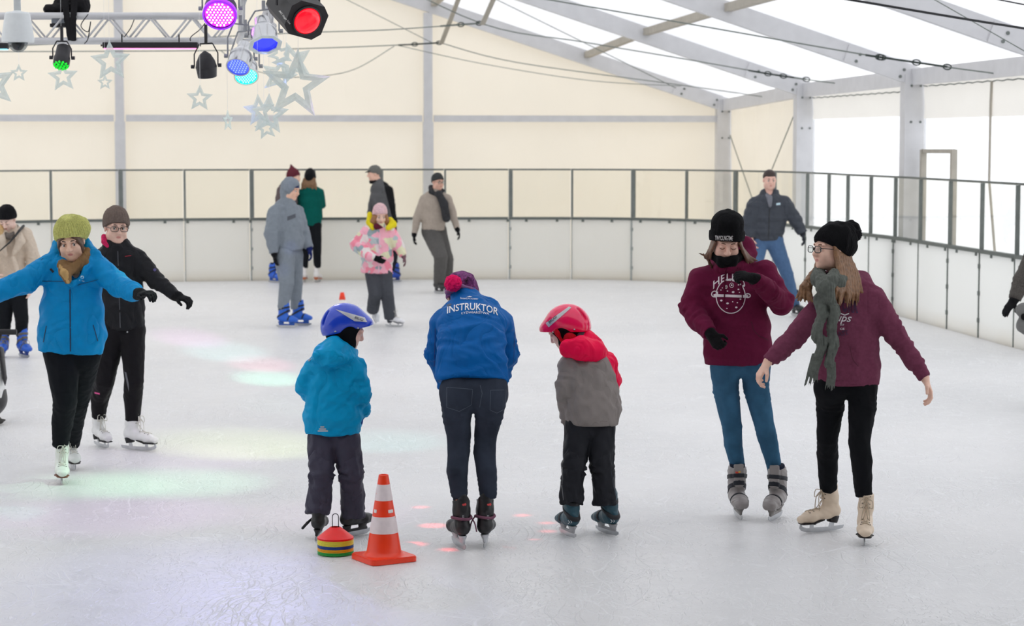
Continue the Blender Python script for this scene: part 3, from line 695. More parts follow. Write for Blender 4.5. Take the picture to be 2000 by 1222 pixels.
# ice
def ice_mat():
    m = bpy.data.materials.new('ice'); nt, out = nodes_of(m); N = nt.nodes.new; L = nt.links.new
    b = N('ShaderNodeBsdfPrincipled'); L(b.outputs[0], out.inputs[0]); tc = N('ShaderNodeTexCoord')
    def noise(sc, det=4, dis=0, vec=None, rot=0, st=(1, 1, 1)):
        mp = N('ShaderNodeMapping'); mp.inputs['Rotation'].default_value = (0, 0, rot); mp.inputs['Scale'].default_value = st
        L(tc.outputs['Object'] if vec is None else vec, mp.inputs[0])
        n = N('ShaderNodeTexNoise'); n.inputs['Scale'].default_value = sc; n.inputs['Detail'].default_value = det; n.inputs['Distortion'].default_value = dis
        L(mp.outputs[0], n.inputs['Vector']); return n.outputs['Fac']
    def mr(x, a, c, lo=0, hi=1):
        q = N('ShaderNodeMapRange'); q.inputs['From Min'].default_value = a; q.inputs['From Max'].default_value = c; q.inputs['To Min'].default_value = lo; q.inputs['To Max'].default_value = hi
        L(x, q.inputs[0]); return q.outputs[0]
    def ma(op, a, c):
        q = N('ShaderNodeMath'); q.operation = op
        for i, x in enumerate((a, c)):
            if isinstance(x, (int, float)): q.inputs[i].default_value = x
            else: L(x, q.inputs[i])
        return q.outputs[0]
    def scr(sc, rot, st, wd, warp=.25):                                # skate scratches: thin curved cell borders, stretched
        mp = N('ShaderNodeMapping'); mp.inputs['Rotation'].default_value = (0, 0, rot); mp.inputs['Scale'].default_value = st
        w = N('ShaderNodeTexNoise'); w.inputs['Scale'].default_value = .7; L(tc.outputs['Object'], w.inputs['Vector'])
        va = N('ShaderNodeVectorMath'); va.operation = 'MULTIPLY_ADD'; va.inputs[1].default_value = (warp*4,)*3
        L(w.outputs['Color'], va.inputs[0]); L(tc.outputs['Object'], va.inputs[2]); L(va.outputs[0], mp.inputs[0])
        v = N('ShaderNodeTexVoronoi'); v.feature = 'DISTANCE_TO_EDGE'; v.inputs['Scale'].default_value = sc; L(mp.outputs[0], v.inputs['Vector'])
        return mr(v.outputs['Distance'], 0, wd, 1, 0)
    s = ma('MAXIMUM', scr(1.9, .4, (1, .35, 1), .010), scr(3.2, 1.7, (1, .3, 1), .014)); s = ma('MAXIMUM', s, scr(4.6, -.7, (1, .25, 1), .018)); s = ma('MAXIMUM', s, scr(8.5, 1.1, (1, .35, 1), .03))
    s = ma('MULTIPLY', s, mr(noise(1.3, 3), .38, .62))
    flake = noise(16, 3, 2.6, None, .3, (1, .55, 1)); chat = mr(flake, .53, .66); chat = ma('MULTIPLY', chat, mr(noise(.9, 3), .35, .65, .25, 1))
    big = noise(.35, 4)
    rp = N('ShaderNodeValToRGB'); rp.color_ramp.elements[0].position = .3; rp.color_ramp.elements[1].position = .75
    rp.color_ramp.elements[0].color = lin((220, 220, 220))+(1,); rp.color_ramp.elements[1].color = lin((236, 235, 234))+(1,)
    L(big, rp.inputs[0])
    mx = N('ShaderNodeMix'); mx.data_type = 'RGBA'; mx.inputs[7].default_value = lin((250, 251, 252))+(1,)
    L(ma('MULTIPLY', ma('MAXIMUM', ma('MULTIPLY', chat, .8), ma('MULTIPLY', s, .9)), .6), mx.inputs[0]); L(rp.outputs[0], mx.inputs[6]); L(mx.outputs[2], b.inputs['Base Color'])
    L(mr(noise(7, 3), .3, .7, .30, .46), b.inputs['Roughness']); b.inputs['Specular IOR Level'].default_value = .32
    hgt = ma('ADD', ma('MULTIPLY', chat, .8), ma('MULTIPLY', noise(30, 3, 1), .5)); hgt = ma('SUBTRACT', hgt, ma('MULTIPLY', s, .6))
    bp = N('ShaderNodeBump'); bp.inputs['Strength'].default_value = .72; bp.inputs['Distance'].default_value = .008
    L(hgt, bp.inputs['Height']); L(bp.outputs[0], b.inputs['Normal']); return m
V = [TW(45, 3, 0), TW(45, -25, 0), TW(-3, -25, 0), TW(-3, 3, 0)]
mb = MB(); mb.add([tuple(v) for v in V]+[tuple(v-A3(0, 0, .2)) for v in V], [(3, 2, 1, 0), (4, 5, 6, 7), (0, 1, 5, 4), (1, 2, 6, 5), (2, 3, 7, 6), (3, 0, 4, 7)])
st(mb.build('floor', ice_mat()))

# tent frame: posts, rafters, purlins, beams, canvas
EAVE = [2.66, 2.80, 2.85, 2.87, 2.88, 2.88, 2.88, 2.88, 2.88]; SL = .325; SPAN = 10.2; NB = 8; DK_A = 30.0
def tbox(name, a, b, w, h, m=ALU, up=None, bev=0):
    a, b = np.asarray(a), np.asarray(b); d = nrm(b-a); x = nrm(np.cross(d, A3(0, 0, 1) if abs(d[2]) < .95 else AX)); z = np.cross(x, d)
    mb = MB(); mb.box((a+b)/2, (w/2, np.linalg.norm(b-a)/2, h/2), np.stack([x, d, z], 1)); return mb.build(name, m)
for i in range(NB+1):
    z = EAVE[i]; a = 5*i
    mb = MB(); mb.box(TW(a, .0, (z+.16)/2), (.14, .10, (z+.16)/2), TR)
    for q in (.1, .55):
        for e in (-.06, .06):
            mb.lathe([(.016, 0), (.016, .012), (1e-6, .014)], TW(a+.10, e, z-q+.12), np.stack([LX, A3(0, 0, 1), -AX], 1), 8, 1)
    st(mb.build('column', [ALU, DSTEEL]))
    st(tbox('rafter', TW(a, .05, z+.13), TW(a, -SPAN, z+.13+SL*SPAN), .11, .24))
    st(tbox('rafter', TW(a, -2*SPAN, z+.13), TW(a, -SPAN, z+.13+SL*SPAN), .11, .24))
    mb = MB()                                                         # knee plate with bolts
    mb.box(TW(a+.065, -.42, z+.13+SL*.42), (.5, .012, .11), TR@np.array([[math.cos(.314), 0, math.sin(.314)], [0, 1, 0], [-math.sin(.314), 0, math.cos(.314)]]))
    for e, dz in ((-.15, .04), (-.2, -.06), (-.72, .04), (-.77, -.06)):
        mb.lathe([(.02, 0), (.02, .012), (1e-6, .014)], TW(a+.076, e, z+.13-e*SL+dz), np.stack([LX, A3(0, 0, 1), -AX], 1), 8, 1)
    st(mb.build('rafter_plate', [ALU, DSTEEL]))
    if i < NB:
        z2 = EAVE[i+1]
        for l in (-2.4, -5.0, -7.6, -10.2, -12.8, -15.4, -18):
            k = -l if l > -SPAN else 2*SPAN+l
            st(tbox('purlin', TW(a+.06, l, z+.19+SL*k), TW(a+4.94, l, z2+.19+SL*k), .10, .10, ALUD))
        st(tbox('eave_beam', TW(a+.08, 0, z+.13), TW(a+4.92, 0, z2+.13), .1, .2))
DARK = fabric('added_dimming_canvas', (150, 150, 154), (20, 20, 20), 0, .02)  # opaque canvas added at the unseen near end to darken the foreground
for sgn in (1, -1):
    for A0, A1, rm in ((-.3, DK_A, ROOF), (DK_A, 5*NB+2.7, DARK)):
        def fn(u, v):
            a = A0+u*(A1-A0); i = min(max(a/5, 0), NB-1e-6); k = int(i); z = EAVE[k]+(EAVE[k+1]-EAVE[k])*(i-k); l = v*SPAN
            return TW(a, -l if sgn > 0 else -2*SPAN+l, z+.29+SL*l-.03*math.sin(math.pi*(i-k)))
        st(grid_mesh('roof_slope', fn, 40, 12, rm))
# gable end
def gab(u, v):
    l = .0-u*2*SPAN; top = EAVE[0]+.28+SL*(-l if l > -SPAN else 2*SPAN+l)
    z = v*top; w = .0
    if .2 < z < 2.5: w = .05*math.sin(z*1.2)*math.sin(u*31.4)+.02*math.sin(u*60+z*4)
    return TW(-.14-abs(w), l, z)
st(grid_mesh('wall_back', gab, 160, 40, GABLE))
for l in (-5.1, -10.2, -15.3):
    k = -l if l >= -SPAN else 2*SPAN+l
    mb = MB(); t = EAVE[0]+SL*k; mb.box(TW(0, l, 1.25), (.085, .07, 1.25), TR); mb.box(TW(0, l, (2.5+t)/2), (.072, .06, (t-2.5)/2), TR); st(mb.build('gable_post', ALU))
for l0, l1 in ((-.14, -5.0), (-5.2, -10.1), (-10.3, -15.2), (-15.4, -20.2)):
    st(tbox('gable_beam', TW(0, l0, 2.555), TW(0, l1, 2.555), .07, .11))
# right-hand side: canvas bay, then bays with canvas valances above clear sheeting
def side(a0, a1, z0, z1, l, wv):
    def fn(u, v):
        a = a0+u*(a1-a0); i = a/5; k = min(int(i), NB-1); zt = EAVE[k]+(EAVE[k+1]-EAVE[k])*(i-k)+.05 if z1 is None else z1
        return TW(a, l+wv*math.sin(u*37)*math.sin(2+v*3)+wv*.6*math.sin(u*14+v*5), z0+v*(zt-z0))
    return fn
st(grid_mesh('wall_right', side(.12, 4.88, 0, None, .1, .02), 50, 16, GABLE))
PANE = bpy.data.materials.new('clear_sheeting'); nt, out = nodes_of(PANE)
t_ = nt.nodes.new('ShaderNodeBsdfTransparent'); t_.inputs[0].default_value = (.97, .98, 1, 1); d_ = nt.nodes.new('ShaderNodeBsdfTranslucent'); d_.inputs[0].default_value = (.95, .97, 1, 1)
g_ = nt.nodes.new('ShaderNodeBsdfGlossy'); g_.inputs['Roughness'].default_value = .08
x1 = nt.nodes.new('ShaderNodeMixShader'); x1.inputs[0].default_value = .3; x2 = nt.nodes.new('ShaderNodeMixShader'); x2.inputs[0].default_value = .03
nt.links.new(t_.outputs[0], x1.inputs[1]); nt.links.new(d_.outputs[0], x1.inputs[2]); nt.links.new(x1.outputs[0], x2.inputs[1]); nt.links.new(g_.outputs[0], x2.inputs[2]); nt.links.new(x2.outputs[0], out.inputs[0])
for i in range(1, NB):
    zb = 2.50 if i == 1 else 2.46
    st(grid_mesh('trim_%d' % i, side(5*i+.12, 5*i+4.88, zb, None, .1, .012), 50, 5, VAL if i < 6 else DARK))
    st(grid_mesh('window_%d' % i, side(5*i+.12, 5*i+4.88, 0, zb, .105, .006), 40, 10, PANE if i < 6 else DARK))  # last bays: added opaque sheets out of view, dimming the near end
    if i < 4:
        mb = MB(); mb.tube([TW(5*i+.12+t*4.76/30, .09, EAVE[i]+.02-.012*abs(math.sin(t*1.57))) for t in range(31)], .008, 5); st(mb.build('eave_lacing', DSTEEL))
st(grid_mesh('wall_left', lambda u, v: TW(u*45, -2*SPAN, v*3.2), 20, 4, VAL)); st(grid_mesh('wall_front', lambda u, v: TW(42.5, -u*2*SPAN, v*6.4), 20, 8, DARK))  # front wall in the added dimming canvas, behind the viewer
mb = MB(); mb.tube([Wr(1937, 158, .08), Wr(1935, 200, .08), Wr(1932, 352, .08), TW(12.9, .09, .1)], .016, 6); tag(mb.build('zip_cable', ALUD), 'thin grey cable hanging down the clear tent window right of the door frame', 'cable')
# door frame seen over the rink boards
pa, pb = Wr(1803.5, 292, .05), Wr(1863, 292, .05)
mb = MB()
for p in (pa, pb): mb.box((p[0], p[1], p[2]/2), (.035, .03, p[2]/2), TR)
mb.box((pa+pb)/2-A3(0, 0, .02), (.025, np.linalg.norm(pb-pa)/2, .025), np.stack([LX, nrm(pb-pa), A3(0, 0, 1)], 1)); st(mb.build('door_1', ALUD))
# bracing wires in the canvas bay
def cable(label, pts, r=.006, m=None, n=6, sm=True, name='cable', group=None, cat='cable'):
    mb = MB(); mb.tube(smooth_path(pts, 6) if sm and len(pts) > 2 else pts, r, n); return tag(mb.build(name, m or M_CAB, None, True), label, cat, group)
M_CAB = mat('cable_grey', (120, 128, 122), .5, metal=.3); M_CABD = mat('cable_dark', (24, 26, 30), .5)
cable('bracing wire falling right to left in the canvas corner bay', [Wr(1556, 212, -.04), Wr(1508, 330, -.04)], .009, M_CAB, name='bracing_wire', cat='wire')
cable('bracing wire falling left to right beside the corner post', [Wr(1426, 264, -.04), Wr(1470, 390, -.04)], .009, M_CAB, name='bracing_wire', cat='wire')

# ---------------- rink boards
XB0, XB1 = -7.62, .45
path = [A3(-9.2, 30.2, 0), A3(-8.6, 31.6, 0), A3(-7.4, 32.5, 0), A3(-6, 33.15, 0), A3(-4, 33.6, 0), A3(-2, 33.85, 0), A3(0, 33.95, 0), A3(1.0, 33.92, 0), A3(1.9, 33.65, 0), A3(2.75, 33.1, 0), A3(3.45, 32.3, 0), A3(3.95, 31.3, 0), A3(4.3, 30.0, 0), A3(4.5, 28.6, 0)]
for y in (27, 25, 23, 21, 19, 17, 15): path.append(A3(4.93+(25.98-y)*.117, y, 0))
PATH = smooth_path(path, 24); PXS = np.array([1000+p[0]*F/np.dot(p-CAM+A3(0, 0, HC-.5), FW) for p in PATH])
def at_px(px):
    i = int(np.argmax((PXS[:-1] <= px) & (PXS[1:] > px))); t = (px-PXS[i])/(PXS[i+1]-PXS[i]); return PATH[i]*(1-t)+PATH[i+1]*t, i+t
posts = [(-130, 1), (-25, 0), (97, 0), (231, 1), (358, 0), (487, 1), (612, 0), (740, 1), (867, 0), (993, 1), (1115, 0), (1232, 1), (1338, 0), (1432, 1), (1510, 0), (1574, 1), (1616, 0), (1653, 1), (1698, 0), (1746, 1), (1795, 0), (1853, 1), (1915, 1), (1984, 0), (2070, 1)]
BW = bpy.data.materials.new('board_plastic'); nt, out = nodes_of(BW); N = nt.nodes.new; L = nt.links.new
b = N('ShaderNodeBsdfPrincipled'); b.inputs['Roughness'].default_value = .45; tl = N('ShaderNodeBsdfTranslucent'); tl.inputs[0].default_value = lin((252, 252, 249))+(1,); ms = N('ShaderNodeMixShader'); ms.inputs[0].default_value = .6; L(b.outputs[0], ms.inputs[1]); L(tl.outputs[0], ms.inputs[2]); L(ms.outputs[0], out.inputs[0])
tc = N('ShaderNodeTexCoord'); nz = N('ShaderNodeTexNoise'); nz.inputs['Scale'].default_value = 1.3; nz.inputs['Detail'].default_value = 6; L(tc.outputs['Object'], nz.inputs['Vector'])
sx = N('ShaderNodeSeparateXYZ'); L(tc.outputs['Object'], sx.inputs[0])
mr = N('ShaderNodeMapRange'); mr.inputs['From Min'].default_value = .02; mr.inputs['From Max'].default_value = .2; mr.inputs['To Min'].default_value = .75; mr.inputs['To Max'].default_value = 0; L(sx.outputs[2], mr.inputs[0])
ml = N('ShaderNodeMath'); ml.operation = 'MULTIPLY'; L(mr.outputs[0], ml.inputs[0]); L(nz.outputs['Fac'], ml.inputs[1])
mx = N('ShaderNodeMix'); mx.data_type = 'RGBA'; mx.inputs[6].default_value = lin((246, 246, 244))+(1,); mx.inputs[7].default_value = lin((196, 170, 122))+(1,); L(ml.outputs[0], mx.inputs[0]); L(mx.outputs[2], b.inputs['Base Color'])
GL = glass('board_glass', .93, tint=(252, 252, 250)); BTRIM = mat('board_trim', (104, 110, 106), .5, metal=.2, var=.1)
ORD = 'first second third fourth fifth sixth seventh eighth ninth tenth eleventh twelfth'.split()
nb = 0
for i in range(len(posts)-1):
    (pa, ta), (pb, tb) = posts[i], posts[i+1]
    p0, t0 = at_px(pa); p1, t1 = at_px(pb)
    seq = [p0]+[PATH[k] for k in range(int(t0)+1, int(t1)+1, 4)]+[p1]
    back = pb <= 1240; side_ = pa >= 1570
    if pb < 0: lab = 'white rink board with clear pane at the left edge, beyond the beige coat'
    elif back:
        nb += 1; lab = 'white rink board with clear pane, %s from the left along the canvas end wall' % ORD[nb-1]
        if nb == 1: n0 = i
    elif not side_: lab = 'white rink board with clear pane, %s round the curve from the end wall' % ORD[[k for k in range(len(posts)) if posts[k][0] == 1232 or posts[k][0] > 1232].index(i)]
    else: lab = 'white rink board with clear pane, %s after the curve along the tent windows' % ORD[[k for k in range(len(posts)) if posts[k][0] >= 1574].index(i)]
    base = (p0+p1)/2; root = thing('rink_board', lab, 'rink board', base, 0, 'rink boards with clear panes')
    V = []; nn = len(seq)
    out_ = lambda k: nrm(np.cross(nrm(seq[min(k+1, nn-1)]-seq[max(k-1, 0)]), A3(0, 0, 1)))*-1
    def strip(z0, z1, d0, d1, gap=.0):
        V = []; Q = []
        for k, p in enumerate(seq):
            q = p.copy()
            if k == 0: q = q+nrm(seq[1]-seq[0])*gap
            if k == nn-1: q = q-nrm(seq[-1]-seq[-2])*gap
            o = out_(k)
            V += [q+o*d0+A3(0, 0, z0), q+o*d0+A3(0, 0, z1), q+o*d1+A3(0, 0, z1), q+o*d1+A3(0, 0, z0)]
        for k in range(nn-1):
            for e in range(4): Q.append((k*4+e, k*4+(e+1) % 4, k*4+4+(e+1) % 4, k*4+4+e))
        Q += [(3, 2, 1, 0), tuple((nn-1)*4+e for e in range(4))]
        return np.array(V)-base, Q
    v, q = strip(0.0, .95, 0, .04, .008); mesh('board_panel', v, q, BW, root, False)
    v, q = strip(.945, .985, -.012, .055, .004); mesh('cap_rail', v, q, BTRIM, root, False)
    v, q = strip(.985, 1.72, .018, .026, .02); mesh('pane', v, q, GL, root, False)
    v, q = strip(1.72, 1.745, .008, .036, .004); mesh('top_rail', v, q, BTRIM, root, False)
    w = .032 if ta else .015; w = w if not side_ else .0125
    d = nrm(seq[1]-seq[0]); o = out_(0); R = np.stack([d, o, A3(0, 0, 1)], 1)
    mb = MB(); mb.box(p0+o*.02+d*(w+.004)-base+A3(0, 0, 1.353), (w, .022, .365), R); mesh('post', mb.v, mb.f, DSTEEL, root, False)
    mb = MB(); mb.box(p0-o*.004+d*.017-base+A3(0, 0, .475), (.012 if ta else .006, .006, .47), R)
    for z in ((.2, .5, .8) if ta else ()): mb.box(p0-o*.008+d*.024-base+A3(0, 0, z), (.02, .01, .025), R)
    mesh('seam', mb.v, mb.f, mat('seam_grey', (158, 164, 162), .5) if not side_ else BTRIM, root, False)
    for t in (.3, .7):
        k = min(int(t*(nn-1)+.5), nn-1); c = seq[k]-out_(k)*.004-base+A3(0, 0, .93); mb = MB(); mb.box(c, (.02, .01, .02), R); mesh('clip', mb.v, mb.f, BTRIM, root, False)
# ================================================================== people on the left
DN = A3(0, .15, -1)
# --- woman in the teal jacket
p = Person('woman in bright teal-blue jacket and olive ribbed beanie, arms spread wide', 119, 943)
p.skate('figure', 119, 942, 14, 1.0, roll=-4, c=(236, 240, 232), c2=(120, 70, 45), lace=M_LACEW)
p.skate('figure', 142, 915, 20, .97, c=(232, 234, 230), c2=(40, 36, 34), lace=M_LACEW)
p.head(138, 469, -.03, 4, 17, -6, 1.04)
T = [(138, 688, 0, 63, .62), (140, 650, 0, 66, .62), (141, 600, 0, 60, .62), (143, 560, 0, 54, .6), (144, 532, 0, 49, .58), (145, 510, .0, 39, .52), (145, 494, 0, 20, .8)]
aA = [(97, 516, 0, 22), (50, 549, -.1, 24), (-12, 573, -.16, 20), (-42, 583, -.2, 14)]; aB = [(189, 520, 0, 23), (230, 556, -.1, 22), (260, 571, -.3, 18), (272, 574, -.38, 12)]
lA = [(121, 690, .02, 36), (127, 780, -.08, 23), (122, 826, -.02, 20.5), (117, 872, .0, 15)]; lB = [(165, 690, .05, 34), (153, 785, .2, 20), (147, 826, .3, 17), (143, 868, .4, 13)]
p.body(T, (aA, aB), (lA, lB), 'teal', (238, 196, 170), tips=((-75, 592, -.2), (308, 570, -.5)), pn=(DN, DN), th=(1, -1), curl=(.5, .7), gloved=(False, True), lf=.78)
p.eyes((70, 50, 38), look=(-.25, -.1))
TEAL = nylon('jacket_teal', (4, 138, 200))
def lapel(p, pts, k=.012): return tube(p.N(pts), k)
ex = lapel(p, [(112, 476, .08, 8), (106, 496, .0, 11), (122, 524, -.1, 10), (136, 552, -.14, 7)])+lapel(p, [(168, 474, .08, 9), (183, 500, .0, 13), (164, 528, -.1, 11), (142, 556, -.14, 7)])+lapel(p, [(112, 476, .08, 8), (140, 478, .16, 13), (168, 474, .08, 9)], .03)
jk = p.top('jacket', TEAL, T, (aA, aB), 0, ex, .005, .13, 21, fold=.009, post=[ell(p.j(143, 517, -.16), (.055, .12, .10), k=.03, op='s')])
M_DK = mat('seam_dark', (14, 52, 84), .6)
decal('zip', *grid_px([(135.5, 565), (138, 565), (139, 686), (136.5, 686)], 1, 14), jk, M_DK, jk, .002, p.base)
decal('pocket', *grid_px([(80, 508), (84, 504), (106, 530), (103, 533)], 4, 1), jk, mat('zip_black', (16, 30, 46), .5), jk, .002, p.base)
for x0, y0, x1, y1 in ((90, 636, 84, 668), (181, 634, 190, 666)): decal('pocket', *grid_px([(x0, y0), (x0+1.6, y0), (x1+1.6, y1), (x1, y1)], 1, 8), jk, M_DK, jk, .002, p.base)
for pts in ([(82, 548), (105, 551), (128, 549)], [(152, 556), (176, 552), (192, 545)]):
    decal('yoke_seam', *grid_px([pts[0], pts[2], (pts[2][0], pts[2][1]+1.1), (pts[0][0], pts[0][1]+1.1)], 10, 1), jk, M_DK, jk, .002, p.base)
decal('emblem', *merge(disc_px(160.5, 541, 3.2, 3.2, 6), grid_px([(155, 546), (165, 548.5), (164.6, 550), (154.8, 547.6)], 2, 1)), jk, mat('print_pale', (190, 215, 225), .6), jk, .002, p.base)
SCF = fab('scarf_tan', (138, 108, 74), scale=12, var=.25)
p.strands('scarf', SCF, [([p.j(*q) for q in ((116, 490, .05), (113, 505, -.02), (125, 521, -.08), (143, 525, -.1), (162, 513, -.08), (172, 494, .0), (166, 482, .08), (142, 476, .16), (120, 482, .1), (116, 490, .05))], [.03, .034, .036, .036, .036, .034, .03, .03, .03, .03]),
    ([p.j(*q) for q in ((122, 518, -.1), (128, 532, -.14), (132, 546, -.16))], [.036, .038, .026])], .006, .015, groove=.003)
p.strands('scarf', fab('scarf_yellow', (196, 160, 106), scale=12, var=.2), [([p.j(*q) for q in ((119, 520, -.13), (126, 532, -.165), (133, 551, -.175))], [.016, .024, .012])], .006, .012, groove=.003)
HB = mat('hair_brown', (92, 66, 48), .55, var=.3, scale=60)
p.strands('hair', HB, [([p.L(q*(.012+.05*t), .088-.03*t, .062-.012*t), p.L(q*(.05+.014*t), .078-.035*t, .03), p.L(q*(.066+.006*t), .055-.03*t, -.02), p.L(q*(.066+.004*t), .045-.03*t, -.075)], [.007, .009, .009, .004]) for q in (-1, 1) for t in np.linspace(0, 1, 9)], .004, .003)
p.beanie(knit('knit_olive', (200, 200, 120)), .05, -.06, .094, .112, .155, 38, .006, [p.E(-.03, -.05, .055, (.09, .09, .075), .03)])
p.pants(fab('leggings_black', (26, 28, 32)), (lA, lB), fold=.009)
p.glove(1, knit('glove_black_white', (30, 32, 34)))
# --- woman in the black jacket behind her
p = Person('woman in black jacket, dark glasses and brown-grey beanie skating behind the teal jacket', 240, 878)
p.skate('figure', 199, 873, 32, .98, c=(238, 238, 236), c2=(24, 24, 26), lace=M_LACEW)
p.skate('figure', 273, 879, 66, 1.02, c=(238, 238, 236), c2=(24, 24, 26), lace=M_LACEW)
p.head(227, 443, 0, 22, 6, 2)
T = [(241, 642, 0, 43, .76), (239, 600, 0, 42, .7), (236, 560, 0, 41, .6), (232, 525, 0, 46, .55), (230, 500, 0, 42, .5), (228, 486, 0, 28, .6), (227, 474, 0, 22, .9)]
aA = [(192, 506, .02, 19), (165, 555, .05, 16), (140, 598, .0, 11)]; aB = [(268, 506, 0, 20), (305, 548, -.03, 16), (345, 578, -.1, 11)]
lA = [(218, 650, 0, 27), (205, 742, -.05, 19.5), (195, 776, .02, 18), (193, 815, .02, 13.5)]; lB = [(258, 650, 0, 26), (262, 742, -.05, 19), (259, 775, .02, 18), (259, 822, .02, 14)]
p.body(T, (aA, aB), (lA, lB), 'blackjacket', (234, 192, 172), tips=((120, 625, 0), (370, 586, -.15)), pn=(DN, DN), th=(1, -1), curl=(.8, .9), gloved=(True, True))
p.eyes((66, 48, 40), look=(.35, -.05)).glasses((24, 24, 28))
BJ = nylon('jacket_black', (34, 34, 37))
jk = p.top('jacket', BJ, T, (aA, aB), 0, tube(p.N([(226, 492, 0, 27, .9), (226, 470, 0, 25, .95)]), .02, (0, 1)), .004, .12, 31, fold=.007, post=[ell(p.j(228, 462, -.09), (.06, .08, .05), k=.015, op='s')])
p.strands('scarf', fab('scarf_magenta', (205, 45, 95), var=.4, scale=60), [([p.j(*q) for q in ((203, 462, -.02), (204, 472, -.06), (210, 480, -.08))], [.02, .022, .014])], .006)
decal('zip', *grid_px([(229, 490), (231, 490), (236, 640), (234, 640)], 1, 12), jk, mat('zip_grey', (70, 70, 74), .4), jk, .002, p.base)
decal('emblem', *merge(grid_px([(244, 500), (256, 498.5), (256, 499.5), (244, 501)], 2, 1)), jk, mat('print_red', (190, 40, 60), .5), jk, .002, p.base)
decal('emblem', *disc_px(302, 527, 3, 3), jk, mat('print_violet', (70, 60, 120), .5), jk, .002, p.base)
p.beanie(knit('knit_taupe', (112, 98, 90)), .044, -.055, .092, .11, .15, 30, .002, [p.E(-.01, -.07, .06, (.082, .08, .07), .03)])
p.pants(fab('leggings_sport', (30, 28, 31), rough=.6), (lA, lB), fold=.004)
lg = [o for o in p.root.children if o.name.startswith('trousers')][0]
decal('panel', *grid_px([(243, 725), (247, 727), (252, 750), (252, 765), (244, 764), (246, 745)][:4], 3, 4), lg, mat('legging_grey', (104, 104, 112), .6), lg, .002, p.base)
decal('emblem', *grid_px([(185, 765), (195, 767), (195, 770), (185, 768)], 3, 1), lg, mat('print_pink', (226, 80, 150), .5), lg, .002, p.base)
decal('button', *disc_px(249, 648, 1.6, 1.6, 8), lg, mat('button_steel', (190, 190, 195), .3), lg, .003, p.base)
GB = knit('glove_black', (24, 24, 26)); p.glove(0, GB); p.glove(1, GB)
# --- woman in the beige coat at the left edge
p = Person('woman in belted beige coat and black beanie looking down at the left edge', 28, 698)
p.skate('plastic', 8, 697, 8, .95, c=(40, 96, 200), c2=(30, 60, 140), lace=M_LACEG, straps=(96, 92, 86))
p.skate('plastic', 47, 698, 36, .95, c=(40, 96, 200), c2=(30, 60, 140), lace=M_LACEG, straps=(96, 92, 86))
p.head(14, 427, -.08, -8, 34)
T = [(20, 572, 0, 44, .6), (18, 545, 0, 38, .6), (18, 502, 0, 29, .62), (18, 475, 0, 34, .6), (18, 455, 0, 33, .5), (17, 444, 0, 17, .9)]
aA = [(-12, 460, 0, 14), (-30, 505, 0, 12), (-10, 540, -.2, 9)]; aB = [(49, 458, 0, 15), (65, 502, 0, 13), (57, 552, -.05, 10)]
lA = [(12, 585, 0, 16), (10, 622, -.04, 13), (9, 655, 0, 10.5)]; lB = [(38, 585, 0, 16), (42, 622, -.04, 13), (42, 655, 0, 11)]
p.body(T, (aA, aB), (lA, lB), 'coat', (240, 205, 190), tips=((10, 552, -.25), (60, 578, -.05)), pn=(A3(1, 0, 0), A3(-1, 0, 0)), th=(1, -1))
p.eyes((80, 60, 44), closed=True)
COAT = fab('coat_beige', (212, 196, 178), scale=40)
jk = p.top('coat', COAT, T, (aA, aB), 0, lapel(p, [(8, 452, -.1, 7), (2, 470, -.17, 9), (12, 497, -.15, 4)])+lapel(p, [(32, 452, -.08, 7), (40, 470, -.14, 9), (26, 497, -.15, 4)]), .004, .14, 41)
p.band('belt', COAT, [(18, 506, 0, 29, .62), (18, 498, 0, 29.5, .62)], .012, jk)
p.strands('belt_tail', COAT, [([p.j(*q) for q in ((26, 503, -.16), (32, 520, -.17), (36, 545, -.2))], [.02, .022, .02])], .008)
p.strands('bag_strap', mat('strap_black', (26, 25, 26), .5), [([p.j(*q) for q in ((46, 441, .0), (38, 450, -.14), (30, 460, -.2), (18, 474, -.235), (4, 486, -.24), (-10, 498, -.2), (-24, 508, -.1))], .015)], .007)
p.strands('scarf', fab('scarf_grey_check', (112, 104, 98), var=.4, scale=30), [([p.j(*q) for q in ((4, 444, 0), (2, 455, -.1), (18, 462, -.14), (33, 452, -.08), (34, 440, .02))], .045)], .009, .02)
p.strands('hair', mat('hair_blonde', (205, 170, 118), .5, var=.2, scale=50), [([p.j(*q) for q in ((4, 434, -.08), (1, 450, -.14), (2, 468, -.17))], [.03, .03, .015])], .008, .01)
p.beanie(knit('knit_black', (26, 26, 28)), .05, -.05, .094, .112, .145, 30, .003)
p.pants(fab('leggings_black', (26, 28, 32)), (lA, lB))
# ================================================================== skaters at the far end
GREY = fab('sweat_grey', (132, 140, 148))
p = Person('person in grey hooded tracksuit with hood up and bright blue rental skates', 574, 638, near=False)
p.skate('plastic', 560, 640, 72, .95, c=(36, 100, 205), c2=(34, 84, 170), straps=(28, 34, 46))
p.skate('plastic', 588, 636, 74, .95, c=(36, 100, 205), c2=(34, 84, 170), straps=(28, 34, 46))
p.head(569, 370, 0, 62, 14)
T = [(563, 489, 0, 29, .8), (561, 470, 0, 31, .8), (558, 440, 0, 33, .75), (557, 417, 0, 29, .75), (559, 404, 0, 21, .8), (564, 390, 0, 11, 1)]
aA = [(538, 415, -.1, 15), (530, 455, -.16, 14), (535, 494, -.18, 9.5)]; aB = [(581, 413, .1, 13), (592, 450, .12, 11.5), (604, 484, .06, 9)]
lA = [(555, 500, -.05, 21), (560, 552, -.1, 14.5), (552, 604, -.06, 10)]; lB = [(573, 500, .08, 19), (578, 552, .1, 13), (578, 604, .1, 10)]
